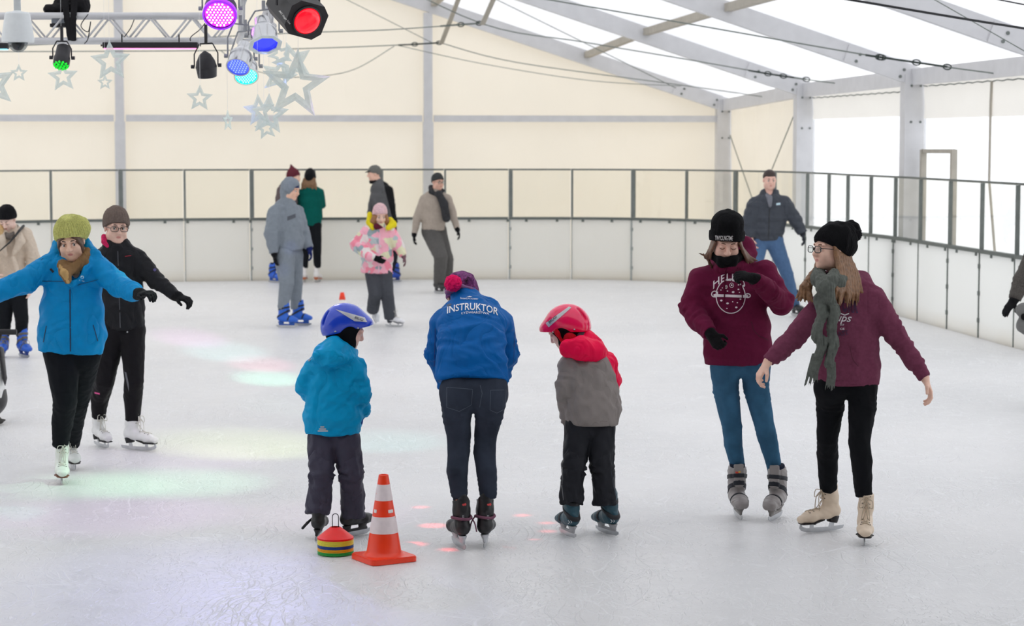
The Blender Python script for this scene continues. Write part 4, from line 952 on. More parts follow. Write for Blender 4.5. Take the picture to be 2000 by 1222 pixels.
p.body(T, (aA, aB), (lA, lB), 'hood', (232, 186, 160), tips=((537, 513, -.18), (609, 502, .03)), pn=(A3(1, 0, 0), A3(-1, 0, 0)), th=(1, -1), gloved=(True, True), af=.65, lf=.7)
p.eyes(look=(0, 0))
jk = p.top('hoodie', GREY, T, (aA, aB), 0, [p.E(0, -.02, .03, (.098, .125, .115), .03), p.E(0, -.045, -.07, (.08, .09, .09), .03)], .006, .13, 51,
  post=[p.E(0, .115, -.015, (.066, .105, .085), .02, 's')])
decal('print', *grid_px([(561, 423), (577, 417), (577, 425), (561, 431)], 4, 2), jk, mat('print_dark', (84, 88, 96), .7), jk, .003, p.base)
p.beanie(fab('cap_navy', (30, 44, 84)), .04, -.02, .079, .1, .122, name='cap')
p.pants(GREY, (lA, lB), fold=.012, fw=.05)
p.glove(0, GB); p.glove(1, fab('glove_navy', (28, 38, 92)))
# --- woman in green, back to us
p = Person('woman in dark green sweater and black beanie seen from behind by the end boards', 607, 551, near=False)
p.skate('figure', 595, 551, 178, 1, c=(232, 228, 224), c2=(190, 110, 70)); p.skate('figure', 621, 551, 165, 1, c=(232, 228, 224), c2=(190, 110, 70))
p.head(606, 348, .02, 172, 5)
T = [(608, 441, 0, 20, .65), (608, 420, 0, 21, .65), (607, 395, 0, 23.5, .62), (607, 375, 0, 22, .55), (606, 362, 0, 9, 1)]
aA = [(588, 378, .02, 8), (585, 400, .06, 8), (596, 410, .2, 6)]; aB = [(625, 377, .02, 8), (629, 399, .06, 7.5), (614, 408, .22, 6)]
lA = [(600, 442, 0, 12), (597, 480, -.03, 9), (595, 523, 0, 6.5)]; lB = [(616, 442, 0, 12), (619, 480, -.03, 9), (620, 523, 0, 6.5)]
p.body(T, (aA, aB), (lA, lB), 'green', face=False)
p.top('sweater', fab('sweater_green', (8, 88, 80)), T, (aA, aB), 0, (), .004, .14, 61)
p.strands('hair', mat('hair_dark_blonde', (128, 96, 66), .55, var=.3, scale=40), [([p.L(x, -.06, -.02), p.L(x*1.2, -.08, -.1), p.L(x*1.6, -.075, -.17)], [.03, .034, .016]) for x in (-.07, -.035, 0, .035, .07)], .011, .02)
p.beanie(knit('knit_black', (26, 26, 28)), .03, -.06, .09, .11, .16, name='beanie')
p.pants(fab('leggings_black', (26, 28, 32)), (lA, lB), fold=.004)
# --- person in maroon hat
p = Person('person in pointed maroon hat mostly hidden behind the grey hooded tracksuit', 548, 552, near=False)
p.skate('plastic', 536, 552, 50, .95, c=(36, 96, 205), c2=(34, 84, 170)); p.skate('plastic', 562, 552, 60, .95, c=(36, 96, 205), c2=(34, 84, 170))
p.head(574, 346, 0, 70, 0)
T = [(558, 445, 0, 19, .75), (558, 420, 0, 19, .75), (558, 390, 0, 20, .7), (561, 370, 0, 17, .7), (568, 360, 0, 9, 1)]
aA = [(548, 372, -.08, 8), (546, 400, -.1, 7), (552, 425, -.1, 5)]; aB = [(570, 372, .08, 8), (574, 395, .06, 7), (577, 406, .0, 5)]
lA = [(552, 448, 0, 12), (547, 485, -.02, 9), (540, 525, 0, 8)]; lB = [(566, 448, 0, 12), (565, 485, 0, 9), (563, 525, 0, 8)]
p.body(T, (aA, aB), (lA, lB), 'maroonhat', face=False)
p.top('jacket', fab('jacket_brown_grey', (104, 92, 92)), T, (aA, aB), 0, (), .004, .14, 63)
p.strands('collar', fab('collar_black', (30, 28, 30)), [([p.j(562, 364, -.05), p.j(564, 358, .04), p.j(574, 362, .06)], .045)], .012, .02)
p.beanie(knit('knit_maroon', (98, 44, 54)), .03, -.05, .092, .112, .14, extra=[p.S((-.0, -.02, .1), (0, -.05, .19), .06, .012, .03)])
p.pants(fab('trousers_dark', (40, 42, 48)), (lA, lB))
# --- man in peaked cap
p = Person('man in grey cap with dark peak and grey-black jacket facing left at the end boards', 762, 551, near=False)
p.skate('plastic', 752, 551, -80, .95, c=(30, 70, 170), c2=(28, 50, 120)); p.skate('plastic', 768, 551, -80, .95, c=(30, 70, 170), c2=(28, 50, 120))
p.head(731, 339, 0, -78, 6)
T = [(755, 438, 0, 22, .8), (751, 410, 0, 21, .8), (744, 385, 0, 21, .75), (742, 367, 0, 18, .75), (739, 356, 0, 10, 1)]
aA = [(735, 370, .12, 9), (728, 398, .14, 8), (722, 420, .1, 6)]; aB = [(758, 372, -.1, 10), (764, 402, -.12, 8.5), (767, 432, -.12, 6.5)]
lA = [(750, 445, .06, 13), (752, 488, .06, 10), (756, 528, .06, 8)]; lB = [(762, 445, -.06, 13), (767, 488, -.06, 10), (767, 528, -.06, 8)]
p.body(T, (aA, aB), (lA, lB), 'cap', (236, 190, 168)); p.eyes()
def msk(V): return np.minimum((V@A3(1, 0, .25)-(p.j(757, 385)@A3(1, 0, .25))), .2)
p.top('jacket', fab('jacket_grey_black', (96, 96, 98), mask='panel', c2=(30, 30, 32)), T, (aA, aB), 0, (), .004, .14, 65, attr={'panel': msk})
p.beanie(fab('cap_grey', (112, 112, 108)), .04, -.04, .086, .108, .135, name='cap')
p.strands('cap_peak', fab('cap_black', (28, 28, 30)), [([p.L(x, .09-abs(x)*.4, .045), p.L(x*.9, .155-abs(x)*.6, .03)], .012) for x in (-.05, -.025, 0, .025, .05)], .009, .01)
p.strands('scarf', fab('collar_black', (30, 28, 30)), [([p.L(.05, .02, -.1), p.L(0, .06, -.12), p.L(-.05, .0, -.11), p.L(0, -.07, -.08)], .04)], .011, .02)
p.pants(fab('trousers_dark', (40, 42, 48)), (lA, lB))
# --- girl in pink jacket
p = Person('girl in pink patterned jacket and pale pink beanie skating in the middle distance', 757, 638, near=False)
p.skate('figure', 728, 626, 30, .88, pitch=-55, c=(232, 234, 236), c2=(200, 200, 205), z=.06, dy=.45)
p.skate('figure', 771, 638, 58, .9, c=(236, 236, 238), c2=(70, 75, 85), lace=M_LACEW)
p.head(742, 420, -.02, 16, 20, 0, .93)
T = [(736, 533, 0, 31, .68), (737, 500, 0, 30, .68), (739, 470, 0, 27, .65), (741, 450, 0, 24, .6), (742, 438, 0, 13, .9)]
aA = [(718, 452, 0, 13), (697, 478, -.02, 13), (722, 500, -.22, 10), (733, 504, -.24, 7)]; aB = [(764, 453, 0, 12), (777, 478, -.02, 11), (788, 499, -.06, 8)]
lA = [(729, 535, 0, 16), (733, 574, -.16, 13), (728, 604, .2, 12)]; lB = [(750, 535, 0, 16), (757, 580, -.05, 12.5), (763, 622, 0, 12)]
p.body(T, (aA, aB), (lA, lB), 'girl', (240, 200, 178), tips=((742, 508, -.24), (792, 512, -.06)), pn=(A3(0, 1, 0), A3(-1, 0, 0)), th=(1, -1), hsz=.82, gloved=(True, True), af=.6, lf=.65)
p.eyes()
m = bpy.data.materials.new('jacket_pink_pattern'); MATS['jacket_pink_pattern'] = m; nt, out = nodes_of(m); N = nt.nodes.new; L = nt.links.new
b = N('ShaderNodeBsdfPrincipled'); b.inputs['Roughness'].default_value = .7; L(b.outputs[0], out.inputs[0]); tc = N('ShaderNodeTexCoord')
v1 = N('ShaderNodeTexVoronoi'); v1.inputs['Scale'].default_value = 13; nz = N('ShaderNodeTexNoise'); nz.inputs['Scale'].default_value = 9
vm = N('ShaderNodeVectorMath'); vm.operation = 'MULTIPLY_ADD'; vm.inputs[1].default_value = (.12, .12, .12); L(tc.outputs['Object'], nz.inputs[0]); L(nz.outputs['Color'], vm.inputs[0]); L(tc.outputs['Object'], vm.inputs[2]); L(vm.outputs[0], v1.inputs[0])
sp = N('ShaderNodeSeparateColor'); L(v1.outputs['Color'], sp.inputs[0]); rp = N('ShaderNodeValToRGB'); rp.color_ramp.interpolation = 'CONSTANT'
cs = [(0, (246, 176, 192)), (.3, (232, 222, 218)), (.45, (150, 166, 172)), (.58, (244, 140, 160)), (.75, (226, 222, 186)), (.88, (186, 198, 200))]
while len(rp.color_ramp.elements) < len(cs): rp.color_ramp.elements.new(.5)
for e, (q, c) in zip(rp.color_ramp.elements, cs): e.position = q; e.color = lin(c)+(1,)
L(sp.outputs[0], rp.inputs[0]); L(rp.outputs[0], b.inputs['Base Color'])
jk = p.top('jacket', m, T, (aA, aB), 0, (), .006, .1, 71)
decal('zip', *grid_px([(740.5, 455), (743, 455), (741, 532), (738, 532)], 1, 12), jk, mat('zip_pink', (240, 190, 205), .6), jk, .004, p.base)
for pts, rr in (((( 722, 418, .06), (722, 434, .0), (728, 445, -.08)), [.03, .04, .03]), (((762, 430, .06), (767, 438, .0), (758, 445, -.1)), [.04, .045, .03])): p.strands('hood_lining', fab('lining_yellow', (226, 208, 40)), [([p.j(*q) for q in pts], rr)], .011, .02)
p.strands('neckwarmer', fab('neck_maroon', (96, 36, 50)), [([p.j(736, 442, -.1), p.j(747, 444, -.12)], .04)], .011)
HM = mat('hair_auburn', (150, 102, 62), .5, var=.3, scale=50)
p.strands('hair', HM, [([p.L(q*.06, .05, .0), p.L(q*.078, .05, -.07), p.L(q*.085, .05, -.15)], [.02, .026, .012]) for q in (-1, 1)]+[([p.L(q*.075, .02, .0), p.L(q*.095, .02, -.08), p.L(q*.105, .02, -.17)], [.022, .028, .012]) for q in (-1, 1)], .009, .012)
p.beanie(knit('knit_rose', (222, 184, 184)), .05, -.05, .094, .112, .155, 24, .002)
p.pants(fab('snow_trousers_grey', (76, 78, 84)), (lA, lB), fold=.012, fw=.06)
p.glove(0, GB); p.glove(1, fab('glove_pink_grey', (120, 90, 98)))
# --- man in beige sweater
p = Person('man in beige-grey sweater with dark scarf, beanie and grey trousers gliding by the end boards', 867, 570, near=False)
p.skate('hockey', 858, 573, 35, 1.02, c=(38, 38, 40), c2=(60, 60, 64)); p.skate('hockey', 876, 569, 42, 1.02, c=(38, 38, 40), c2=(60, 60, 64))
p.head(855, 355, 0, 34, 4)
T = [(846, 449, 0, 22, .7), (847, 425, 0, 24, .68), (850, 400, 0, 26, .62), (852, 384, 0, 23, .55), (853, 371, 0, 9, 1)]
aA = [(829, 390, 0, 10), (815, 425, -.02, 8), (809, 457, -.06, 5.5)]; aB = [(874, 389, 0, 9.5), (884, 418, .03, 8), (893, 447, -.03, 5.5)]
lA = [(842, 452, .05, 19), (861, 502, -.16, 13.5), (858, 553, .02, 11)]; lB = [(856, 452, .1, 16), (874, 505, -.06, 11.5), (874, 550, .1, 10)]
p.body(T, (aA, aB), (lA, lB), 'beige', (228, 180, 158), tips=((808, 475, -.06), (899, 464, -.04)), pn=(A3(1, 0, 0), A3(-1, 0, 0)), th=(1, -1), gloved=(True, True))
p.eyes().glasses()
p.top('sweater', fab('sweater_beige', (170, 158, 146)), T, (aA, aB), 0, tube(p.N([(853, 381, 0, 13), (854, 373, .03, 9)]), .02), .004, .13, 81)
p.strands('scarf', fab('scarf_charcoal', (58, 58, 60), var=.25), [([p.j(*q) for q in ((842, 366, .03), (842, 374, -.08), (856, 382, -.12), (866, 372, -.04), (858, 362, .08))], .042), ([p.j(*q) for q in ((857, 378, -.14), (867, 398, -.17), (872, 426, -.17))], [.05, .062, .06])], .011, .02)
p.beanie(knit('knit_charcoal', (62, 64, 64)), .045, -.03, .088, .107, .135)
p.pants(fab('trousers_grey', (92, 90, 88)), (lA, lB), fold=.012, fw=.06)
p.glove(0, GB); p.glove(1, GB)
# --- man in puffer jacket
p = Person('man with short dark hair in charcoal puffer jacket and jeans by the corner', 1511, 620, near=False)
p.skate('hockey', 1464, 622, -12, 1.02, c=(38, 38, 40), c2=(60, 60, 64)); p.skate('hockey', 1556, 618, 22, 1.02, c=(38, 38, 40), c2=(60, 60, 64))
p.head(1503, 351, -.04, 6, 8)
T = [(1497, 469, 0, 31, .66), (1497, 448, 0, 34, .66), (1499, 422, 0, 38, .6), (1502, 400, 0, 36, .55), (1503, 386, 0, 22, .7), (1503, 377, 0, 13, 1)]
aA = [(1475, 403, 0, 17), (1461, 436, -.04, 14), (1467, 465, -.1, 9)]; aB = [(1530, 399, 0, 17), (1553, 428, -.02, 12), (1567, 455, -.06, 9.5)]
lA = [(1483, 472, 0, 18), (1470, 540, -.1, 13), (1463, 600, 0, 11)]; lB = [(1512, 472, 0, 18), (1537, 535, -.06, 12.5), (1553, 598, 0, 10)]
p.body(T, (aA, aB), (lA, lB), 'puffer', (236, 190, 172), tips=((1474, 483, -.12), (1572, 475, -.08)), pn=(A3(1, 0, 0), A3(-1, 0, 0)), th=(1, -1), gloved=(False, True), af=.6, neckto=1)
p.eyes()
def quilt(V, N): return .012*np.abs(np.sin((V[:, 2])*math.pi/.085))**.6-.006+.003*wob(V, 5, .09)
pr = tube(p.N(T), .035, (1, 0))
for a in (aA, aB): pr += tube(p.N(a), .03, (0, 1))
pr += tube(p.N([(1503, 392, 0, 20, .9), (1503, 372, .02, 17, 1)]), .02, (0, 1))+[ell(p.j(1503, 368, -.1), (.06, .12, .075), k=.02, op='s'), seg(p.j(1503, 378, -.24), p.j(1505, 402, -.26), .05, .012, k=.02, op='s')]
jk = body_from('jacket', pr, .014, nylon('puffer_charcoal', (70, 74, 82)), p.root, disp=quilt)
decal('emblem', *grid_px([(1516, 397), (1524, 396), (1524, 400), (1516, 401)], 2, 1), jk, mat('print_pale', (190, 215, 225), .6), jk, .004, p.base)
decal('zip', *grid_px([(1501.5, 408), (1503.5, 408), (1502, 467), (1500, 467)], 1, 9), jk, mat('zip_black2', (34, 36, 40), .5), jk, .003, p.base)
p.strands('shirt', fab('shirt_grey', (120, 122, 130)), [([p.j(1499, 384, -.06), p.j(1505, 384, -.06)], .05), ([p.j(1503, 386, -.1), p.j(1504, 402, -.16)], [.04, .02])], .011, .02)
p.strands('hair', mat('hair_short_dark', (58, 44, 38), .6, var=.3, scale=80), [([p.L(0, 0, .03), p.L(0, .001, .03)], .01)], .008, .002,
   extra=[p.E(0, -.012, .036, (.079, .1, .09)), p.E(0, .045, -.02, (.1, .07, .082), .01, 's'), p.HF((0, -.06, -.04), (0, .25, -1))], groove=.0025)
p.pants(fab('jeans_mid_blue', (84, 112, 148)), (lA, lB), fold=.009)
p.glove(1, fab('glove_charcoal', (52, 54, 60)))
# ================================================================== children and instructor in the middle
# --- boy with blue helmet, back to us
def helmet(p, c, name, stripe, words, side=1, tilt=None):
    keep = p.H, p.HR
    if tilt: p.head(*tilt)
    E = p.E; H = p.HR
    m = mat(name, c, .22, var=.04, scale=12, coat=.6)
    pr = [E(0, -.015, .045, (.108, .132, .112), .01), E(0, .095, .04, (.08, .06, .045), .04), E(0, -.09, .0, (.088, .065, .08), .04)]
    pr += [half(H@nrm(A3(0, .27, -1)), p.L(0, .12, .028)), E(side*.11, .015, -.045, (.06, .058, .07), .02, 's'), E(-side*.11, .015, -.045, (.06, .058, .07), .02, 's'), E(0, .12, -.05, (.09, .08, .075), .02, 's')]
    pr += [p.S((q*.05, -.06, .165), (q*.07, .02, .15), .012, .01, k=.01, op='s') for q in (-1, 1)]+[p.S((q*.03, -.12, .1), (q*.045, -.145, .03), .012, .012, k=.01, op='s') for q in (-1, 1)]
    sh = body_from('helmet', pr, .0048, m, p.root)
    body_from('helmet_padding', [E(0, -.015, .035, (.098, .122, .1), .01), E(0, -.03, -.02, (.088, .1, .085), .02), E(0, .0, -.06, (.08, .082, .07), .02), E(0, .125, -.045, (.085, .085, .1), .02, 's')], .005, fab('padding_black', (18, 18, 20)), sh)
    for x, y, z in ((side*.1, .06, .0), (side*.098, -.075, -.012)):
        q_ = bvh(sh).find_nearest(Vector(p.L(x*1.1, y, z)+p.base)); mb = MB(); mb.lathe([(.0055, -.004), (.0055, .002), (1e-6, .0035)], np.array(q_[0])-p.base, np.stack(frame_of(np.array(q_[1])), 1), 12); mb.build('rivet', M_STEEL, sh, True)
    decal('stripe', *grid_px(stripe, 30, 8), sh, mat('stripe_silver', (196, 196, 198), .35, metal=.4), sh, .0025, p.base)
    (t, x, y, w, rot, shr) = words
    decal('lettering', *text_px(t, x, y, w, rot=rot, shear=shr), sh, mat('lettering_black', (24, 22, 24), .5), sh, .0036, p.base)
    p.H, p.HR = keep
    return sh
p = Person('child in teal hooded jacket and blue helmet standing with back to us behind the cones', 660, 1050)
p.nose = .7; p.skate('hockey', 622, 1052, 176, .86, roll=4, c=(24, 24, 25), c2=(34, 34, 36)); p.skate('hockey', 694, 1046, 138, .86, c=(24, 24, 25), c2=(34, 34, 36))
p.head(678, 643, .03, 98, 20, 0, .93)
T = [(650, 846, 0, 53, .7), (650, 810, 0, 55, .7), (652, 760, 0, 51, .7), (653, 722, 0, 50, .65), (656, 697, 0, 42, .62), (662, 680, 0, 26, .8)]
aA = [(612, 716, 0, 18), (597, 752, .02, 20), (612, 778, .14, 15), (625, 790, .22, 13)]; aB = [(694, 717, 0, 22), (703, 770, .0, 21), (706, 806, .1, 15)]
lA = [(628, 862, 0, 28), (628, 925, -.03, 24), (626, 960, 0, 23.5), (620, 1004, 0, 25)]; lB = [(675, 862, 0, 28), (685, 925, -.03, 24), (688, 965, 0, 23.5), (690, 1010, 0, 23)]
p.body(T, (aA, aB), (lA, lB), 'boy', (240, 196, 176), tips=((655, 800, .25), (704, 835, .16)), pn=(A3(0, -1, 0), A3(-1, 0, 0)), th=(1, 1), hsz=.74, gloved=(True, True), af=.6, lf=.55)
p.eyes((150, 120, 90), lash=False)
jk = p.top('jacket', nylon('jacket_teal_child', (0, 156, 208)), T, (aA, aB), 0, tube(p.N([(614, 702, -.07, 7), (624, 696, -.10, 16, .7), (650, 696, -.12, 22, .62), (676, 698, -.06, 15, .7), (689, 692, .03, 7)]), .02)+tube(p.N([(630, 682, -.03, 13), (655, 681, -.06, 22), (688, 690, .06, 11)]), .03), .006, .12, 91, fold=.009, kk=.018)
b_ = p.base
decal('reflective_print', *merge(grid_px([(626, 832), (633.5, 832), (633.5, 834.5), (626, 834.5)], 2, 1), grid_px([(623.5, 836), (637, 836), (637, 838.5), (623.5, 838.5)], 2, 1), grid_px([(621, 839.7), (640.5, 839.7), (640.5, 842.3), (621, 842.3)], 3, 1)), jk, mat('print_silver', (196, 198, 196), .5), jk, .002, b_)
decal('emblem', *merge(grid_px([(604, 701), (611, 699.5), (607, 702), (602, 704)], 2, 2), grid_px([(602, 704.5), (608, 702), (605, 705), (600.5, 705.5)], 2, 2)), jk, mat('print_silver', (196, 198, 196), .5), jk, .002, b_)
helmet(p, (28, 70, 205), 'helmet_blue', [(655, 604), (712, 620), (717, 629), (692, 627)], ('BRUGI', 701, 622.5, 18, 20, .2), 1, (678, 643, .03, 98, 3, 0, .93))
p.pants(nylon('snow_trousers_plum', (70, 68, 82)), (lA, lB), fold=.016, fw=.06, kr=.13, amp=.005)
p.glove(0, fab('glove_blue', (20, 60, 140))); p.glove(1, fab('glove_blue', (20, 60, 140)))
p.strands('strap_loose', mat('strap_black', (26, 25, 26), .5), [([p.j(*q) for q in ((612, 1010, -.06), (600, 1021, -.08), (591, 1031, -.08))], [.006, .008, .008])], .004)
# --- instructor bending forward
p = Person('instructor bending forward in blue jacket lettered across the back, pink pompom hat', 922, 1065)
p.skate('hockey', 896, 1068, -163, 1.0, c=(30, 29, 32), c2=(200, 202, 206)); p.skate('hockey', 949, 1065, 176, 1.0, c=(30, 29, 32), c2=(200, 202, 206))
p.head(903, 578, .5, 176, 52, 8, 1.0)
T = [(922, 746, .02, 72, .62), (922, 705, .06, 68, .6), (921, 665, .13, 66, .58), (921, 632, .22, 64, .55), (919, 607, .32, 56, .5), (912, 590, .42, 28, .8)]
aA = [(868, 630, .28, 27), (853, 690, .3, 22), (874, 756, .34, 17)]; aB = [(975, 628, .28, 27), (991, 690, .3, 22), (972, 752, .34, 17)]
lA = [(894, 772, 0, 35), (892, 812, 0, 28), (896, 850, .02, 23.5), (896, 880, .02, 22), (893, 920, -.02, 20.5), (898, 972, 0, 15.5)]; lB = [(958, 772, 0, 35), (955, 812, 0, 27.5), (948, 850, .02, 22), (946, 880, .02, 21), (951, 920, -.02, 20.5), (954, 972, 0, 16)]
p.body(T, (aA, aB), (lA, lB), 'instructor', (226, 176, 150), tips=((920, 826, .22), (924, 822, .22)), pn=(A3(0, 1, 0), A3(0, 1, 0)), th=(1, -1), face=True, curl=(.3, .3))
IB = nylon('jacket_royal_blue', (0, 96, 170), bump=.08)
jk = p.top('jacket', IB, T, (aA, aB), 0, tube(p.N([(913, 594, .36, 30, .8), (908, 580, .44, 27, .85)]), .02), .007, .13, 101, fold=.009, st=(.5, 1, 1.5), kk=.022)
b_ = p.base; PW = mat('print_white', (238, 240, 242), .6)
decal('lettering', *text_px('INSTRUKTOR', 923.5, 599, 99, 13.5, 2, arc=9), jk, PW, jk, .003, b_)
decal('lettering', *text_px('ŁYŻWIARSTWA', 928, 609.5, 54, 5.5, 1, arc=2.5), jk, PW, jk, .003, b_)
decal('lettering', *merge(text_px('Snow\'s', 906, 583, 14, 4, 3), text_px('ACADEMY', 924, 584, 20, 2.6, 3)), jk, PW, jk, .003, b_)
decal('emblem', *([(911, 581), (917, 578.5), (923, 580), (918, 580.5)], [(0, 3, 2, 1)]), jk, PW, jk, .003, b_)
decal('emblem', *grid_px([(873, 595.5), (881, 593), (882.5, 596), (875, 598.5)], 3, 2), jk, mat('print_dim', (70, 86, 110), .6), jk, .003, b_)
for x in (848, 1003): decal('seam', *grid_px([(x+2, 640), (x+3, 640), (x+(1 if x < 900 else 0), 715), (x-1, 715)], 1, 10), jk, mat('seam_blue', (4, 60, 130), .6), jk, .002, b_)
p.beanie(mat('knit_purple_multi', (96, 44, 92), .9, var=1.6, scale=55, bump=.6, bscale=120, bdist=.004), .05, -.085, .095, .112, .145, extra=[seg(p.j(905, 572, .48), p.j(917, 549, .44), .08, .032, k=.03)], amp=.004)
pc = p.j(885, 553, .36); p.pompom(fab('pompom_pink', (238, 30, 100), scale=80, var=.2), pc, .047)
p.strands('headband', fab('knit_mauve', (150, 110, 150)), [([p.L(x, -.115+abs(x)*.45, -.045) for x in (-.08, -.05, 0, .05, .08)], .018)], .006, .01)
jn_ = p.pants(mat('jeans_charcoal', (52, 58, 70), .85, var=.3, scale=7, bump=.35, bscale=400, sheen=.03, spec=.08), (lA, lB), fold=.007, fw=.03, extra=[ell(p.j(898, 785, -.04), (.08, .075, .085), k=.03), ell(p.j(952, 785, -.04), (.08, .075, .085), k=.03)])
SE = mat('jeans_seam', (84, 92, 104), .8)
def line_px(pts, w):
    P0 = []; 
    for i, (x, y) in enumerate(pts):
        x2, y2 = pts[min(i+1, len(pts)-1)]; x1, y1 = pts[max(i-1, 0)]; L_ = math.hypot(x2-x1, y2-y1)+1e-6; nx, ny = -(y2-y1)/L_*w/2, (x2-x1)/L_*w/2
        P0 += [(x+nx, y+ny), (x-nx, y-ny)]
    return P0, [(2*i, 2*i+1, 2*i+3, 2*i+2) for i in range(len(pts)-1)]
def dense(pts, k=5):
    o = []
    for a, b in zip(pts[:-1], pts[1:]): o += [(a[0]+(b[0]-a[0])*t/k, a[1]+(b[1]-a[1])*t/k) for t in range(k)]
    return o+[pts[-1]]
for pts in ([(873, 756), (923, 760), (921, 790), (897, 803), (873, 795), (873, 756)], [(958, 762), (988, 761), (986, 798), (970, 806), (957, 800), (958, 762)], [(938, 752), (942, 768), (937, 795)]):
    decal('pocket_seam' if len(pts) > 3 else 'seat_seam', *line_px(dense(pts), .9), jn_, SE, jn_, .002, b_)
for o in [o for o in p.root.children if o.name.startswith('ice_skate')]:
    ex = 906.5 if o.name == [q for q in p.root.children if q.name.startswith('ice_skate')][0].name else 955
    decal('emblem', *merge(disc_px(ex-1.6, 985, 2.4, 2.2, 7), disc_px(ex+1.8, 984.5, 2.2, 2.6, 7)), o, mat('print_red2', (215, 70, 70), .5), o, .003, b_)
    decal('lettering', *text_px('CCM', ex-2, 1010, 9, 3.5, 86), o, PW, o, .003, b_)
    bt = np.array([v.co for v in o.data.vertices]); zc = (p.j(0, 1003)[2]); sl = bt[np.abs(bt[:, 2]-zc) < .012]; c = sl.mean(0); r = (sl.max(0)-sl.min(0))/2+.004
    M_MV = fab('lace_mauve', (128, 86, 104)); mb = MB(); mb.tube([c+A3(r[0]*math.cos(t)*(abs(math.cos(t))**-.15 if abs(math.cos(t)) > .01 else 1), r[1]*math.sin(t), .004*math.sin(2*t)) for t in np.linspace(0, 2*math.pi, 28)[:-1]], .008, 6, closed=True)
    sd = 1 if ex < 930 else -1
    mb.build('lace_wrap', M_MV, o, True); mb = MB(); mb.tube(smooth_path([c+A3(sd*r[0], 0, 0), c+A3(sd*(r[0]+.02), -.02, -.03), c+A3(sd*(r[0]+.03), -.02, -.075)]), .004, 5); mb.build('lace_end', M_MV, o, True)
# --- child in pink helmet
p = Person('child in pink helmet and grey jacket with neon pink hood, leaning left beside the instructor', 1150, 1044)
p.nose = .7; p.skate('plastic', 1108, 1046, -158, .84, c=(38, 78, 92), c2=(170, 170, 172), straps=(34, 34, 38), roll=3); p.skate('plastic', 1186, 1042, -150, .84, c=(38, 78, 92), c2=(170, 170, 172), straps=(34, 34, 38), roll=-3)
p.head(1103, 643, .1, -104, 30, 0, .93)
T = [(1158, 826, 0, 51, .7), (1159, 795, 0, 53, .7), (1153, 755, 0, 51, .68), (1149, 718, .0, 48, .64), (1143, 695, .04, 40, .6), (1131, 678, .08, 26, .8)]
aA = [(1112, 712, 0, 22), (1102, 758, -.02, 19), (1105, 800, .03, 15), (1110, 826, .06, 12)]; aB = [(1183, 705, .08, 20), (1197, 742, .14, 16), (1190, 790, .24, 13)]
lA = [(1130, 842, 0, 27), (1122, 905, -.02, 24), (1118, 940, 0, 23), (1116, 984, 0, 23.5)]; lB = [(1175, 842, 0, 27), (1174, 905, -.02, 24), (1179, 940, 0, 23.5), (1182, 986, 0, 24)]
p.body(T, (aA, aB), (lA, lB), 'kid', (244, 206, 190), tips=((1116, 850, .1), (1180, 815, .3)), pn=(A3(1, 0, 0), A3(-1, 0, 0)), th=(-1, 1), hsz=.74, gloved=(True, True), af=.6, lf=.55)
p.eyes((150, 120, 90), look=(0, -.3), lash=False)
w0 = p.j(1192, 690, 0); 
def pk(V):                                                     # neon right shoulder panel
    d = V-p.j(1171, 700, .0); return d@nrm(A3(1, .35, .55))-.03
jk = p.top('jacket', nylon('jacket_grey_pink', (150, 142, 138), mask='panel', c2=(255, 8, 76)), T, (aA, aB), 0, tube(p.N([(1122, 690, .06, 22), (1131, 675, .08, 24)]), .02), .007, .12, 111, fold=.009, kk=.02, attr={'panel': pk})
b_ = p.base
body_from('hood', tube(p.N([(1099, 676, -.0, 7), (1110, 680, -.06, 15), (1135, 680, -.08, 22), (1160, 686, -.04, 21), (1176, 692, .06, 14)]), .03)+tube(p.N([(1124, 664, .05, 10), (1145, 662, .05, 15), (1166, 672, .06, 13)]), .04), .007, nylon('hood_neon_pink', (255, 8, 76)), jk, disp=cloth(113, .004, .09))
body_from('hood_lining', tube(p.N([(1122, 661, .06, 9), (1134, 654, .04, 10), (1152, 653, .08, 8)]), .02), .007, fab('lining_grey', (84, 84, 92)), jk)
p.band('hem_band', nylon('jacket_grey_hem', (146, 138, 134)), [(1158, 829, 0, 49, .7), (1158, 818, 0, 51, .7)], .002, jk)
helmet(p, (255, 18, 92), 'helmet_pink', [(1066, 631), (1111, 599), (1116, 601), (1072, 639)], ('BRUGI', 1080, 624, 19, -40, .1), -1, (1105, 645, .1, -104, 17, 0, .93))
p.strands('balaclava', fab('balaclava_red', (196, 20, 38)), [([p.L(x, .03-abs(x)*.2, .06), p.L(x*1.15, .03, .0), p.L(x*1.1, .035, -.07)], .02) for x in (-.07, .07)]+[([p.L(-.07, -.02, -.06), p.L(0, -.08, -.07), p.L(.07, -.02, -.06)], .035)], .006, .02)
tr_ = p.pants(nylon('snow_trousers_black', (40, 41, 46)), (lA, lB), fold=.015, fw=.06, kr=.12, amp=.005)
decal('zip', *line_px(dense([(1099, 912), (1098, 950), (1101, 976)]), 1), tr_, mat('zip_pale', (120, 120, 124), .4), tr_, .002, b_)
decal('zip', *line_px(dense([(1193, 918), (1198, 950), (1203, 974)]), 1.2), tr_, mat('zip_black', (16, 30, 46), .5), tr_, .002, b_)
for i, (x, y) in enumerate(((1112, 1019), (1195, 1017))):
    o = [q for q in p.root.children if q.name.startswith('ice_skate')][i]
    decal('emblem', *merge(line_px(dense([(x-2, y-3), (x+1, y), (x-2, y+3)]), 1), line_px(dense([(x+3, y-3), (x+5, y), (x+3, y+2)]), .8)), o, PW, o, .003, b_)
p.glove(0, fab('glove_dark', (50, 48, 52))); p.glove(1, fab('glove_dark', (50, 48, 52)))
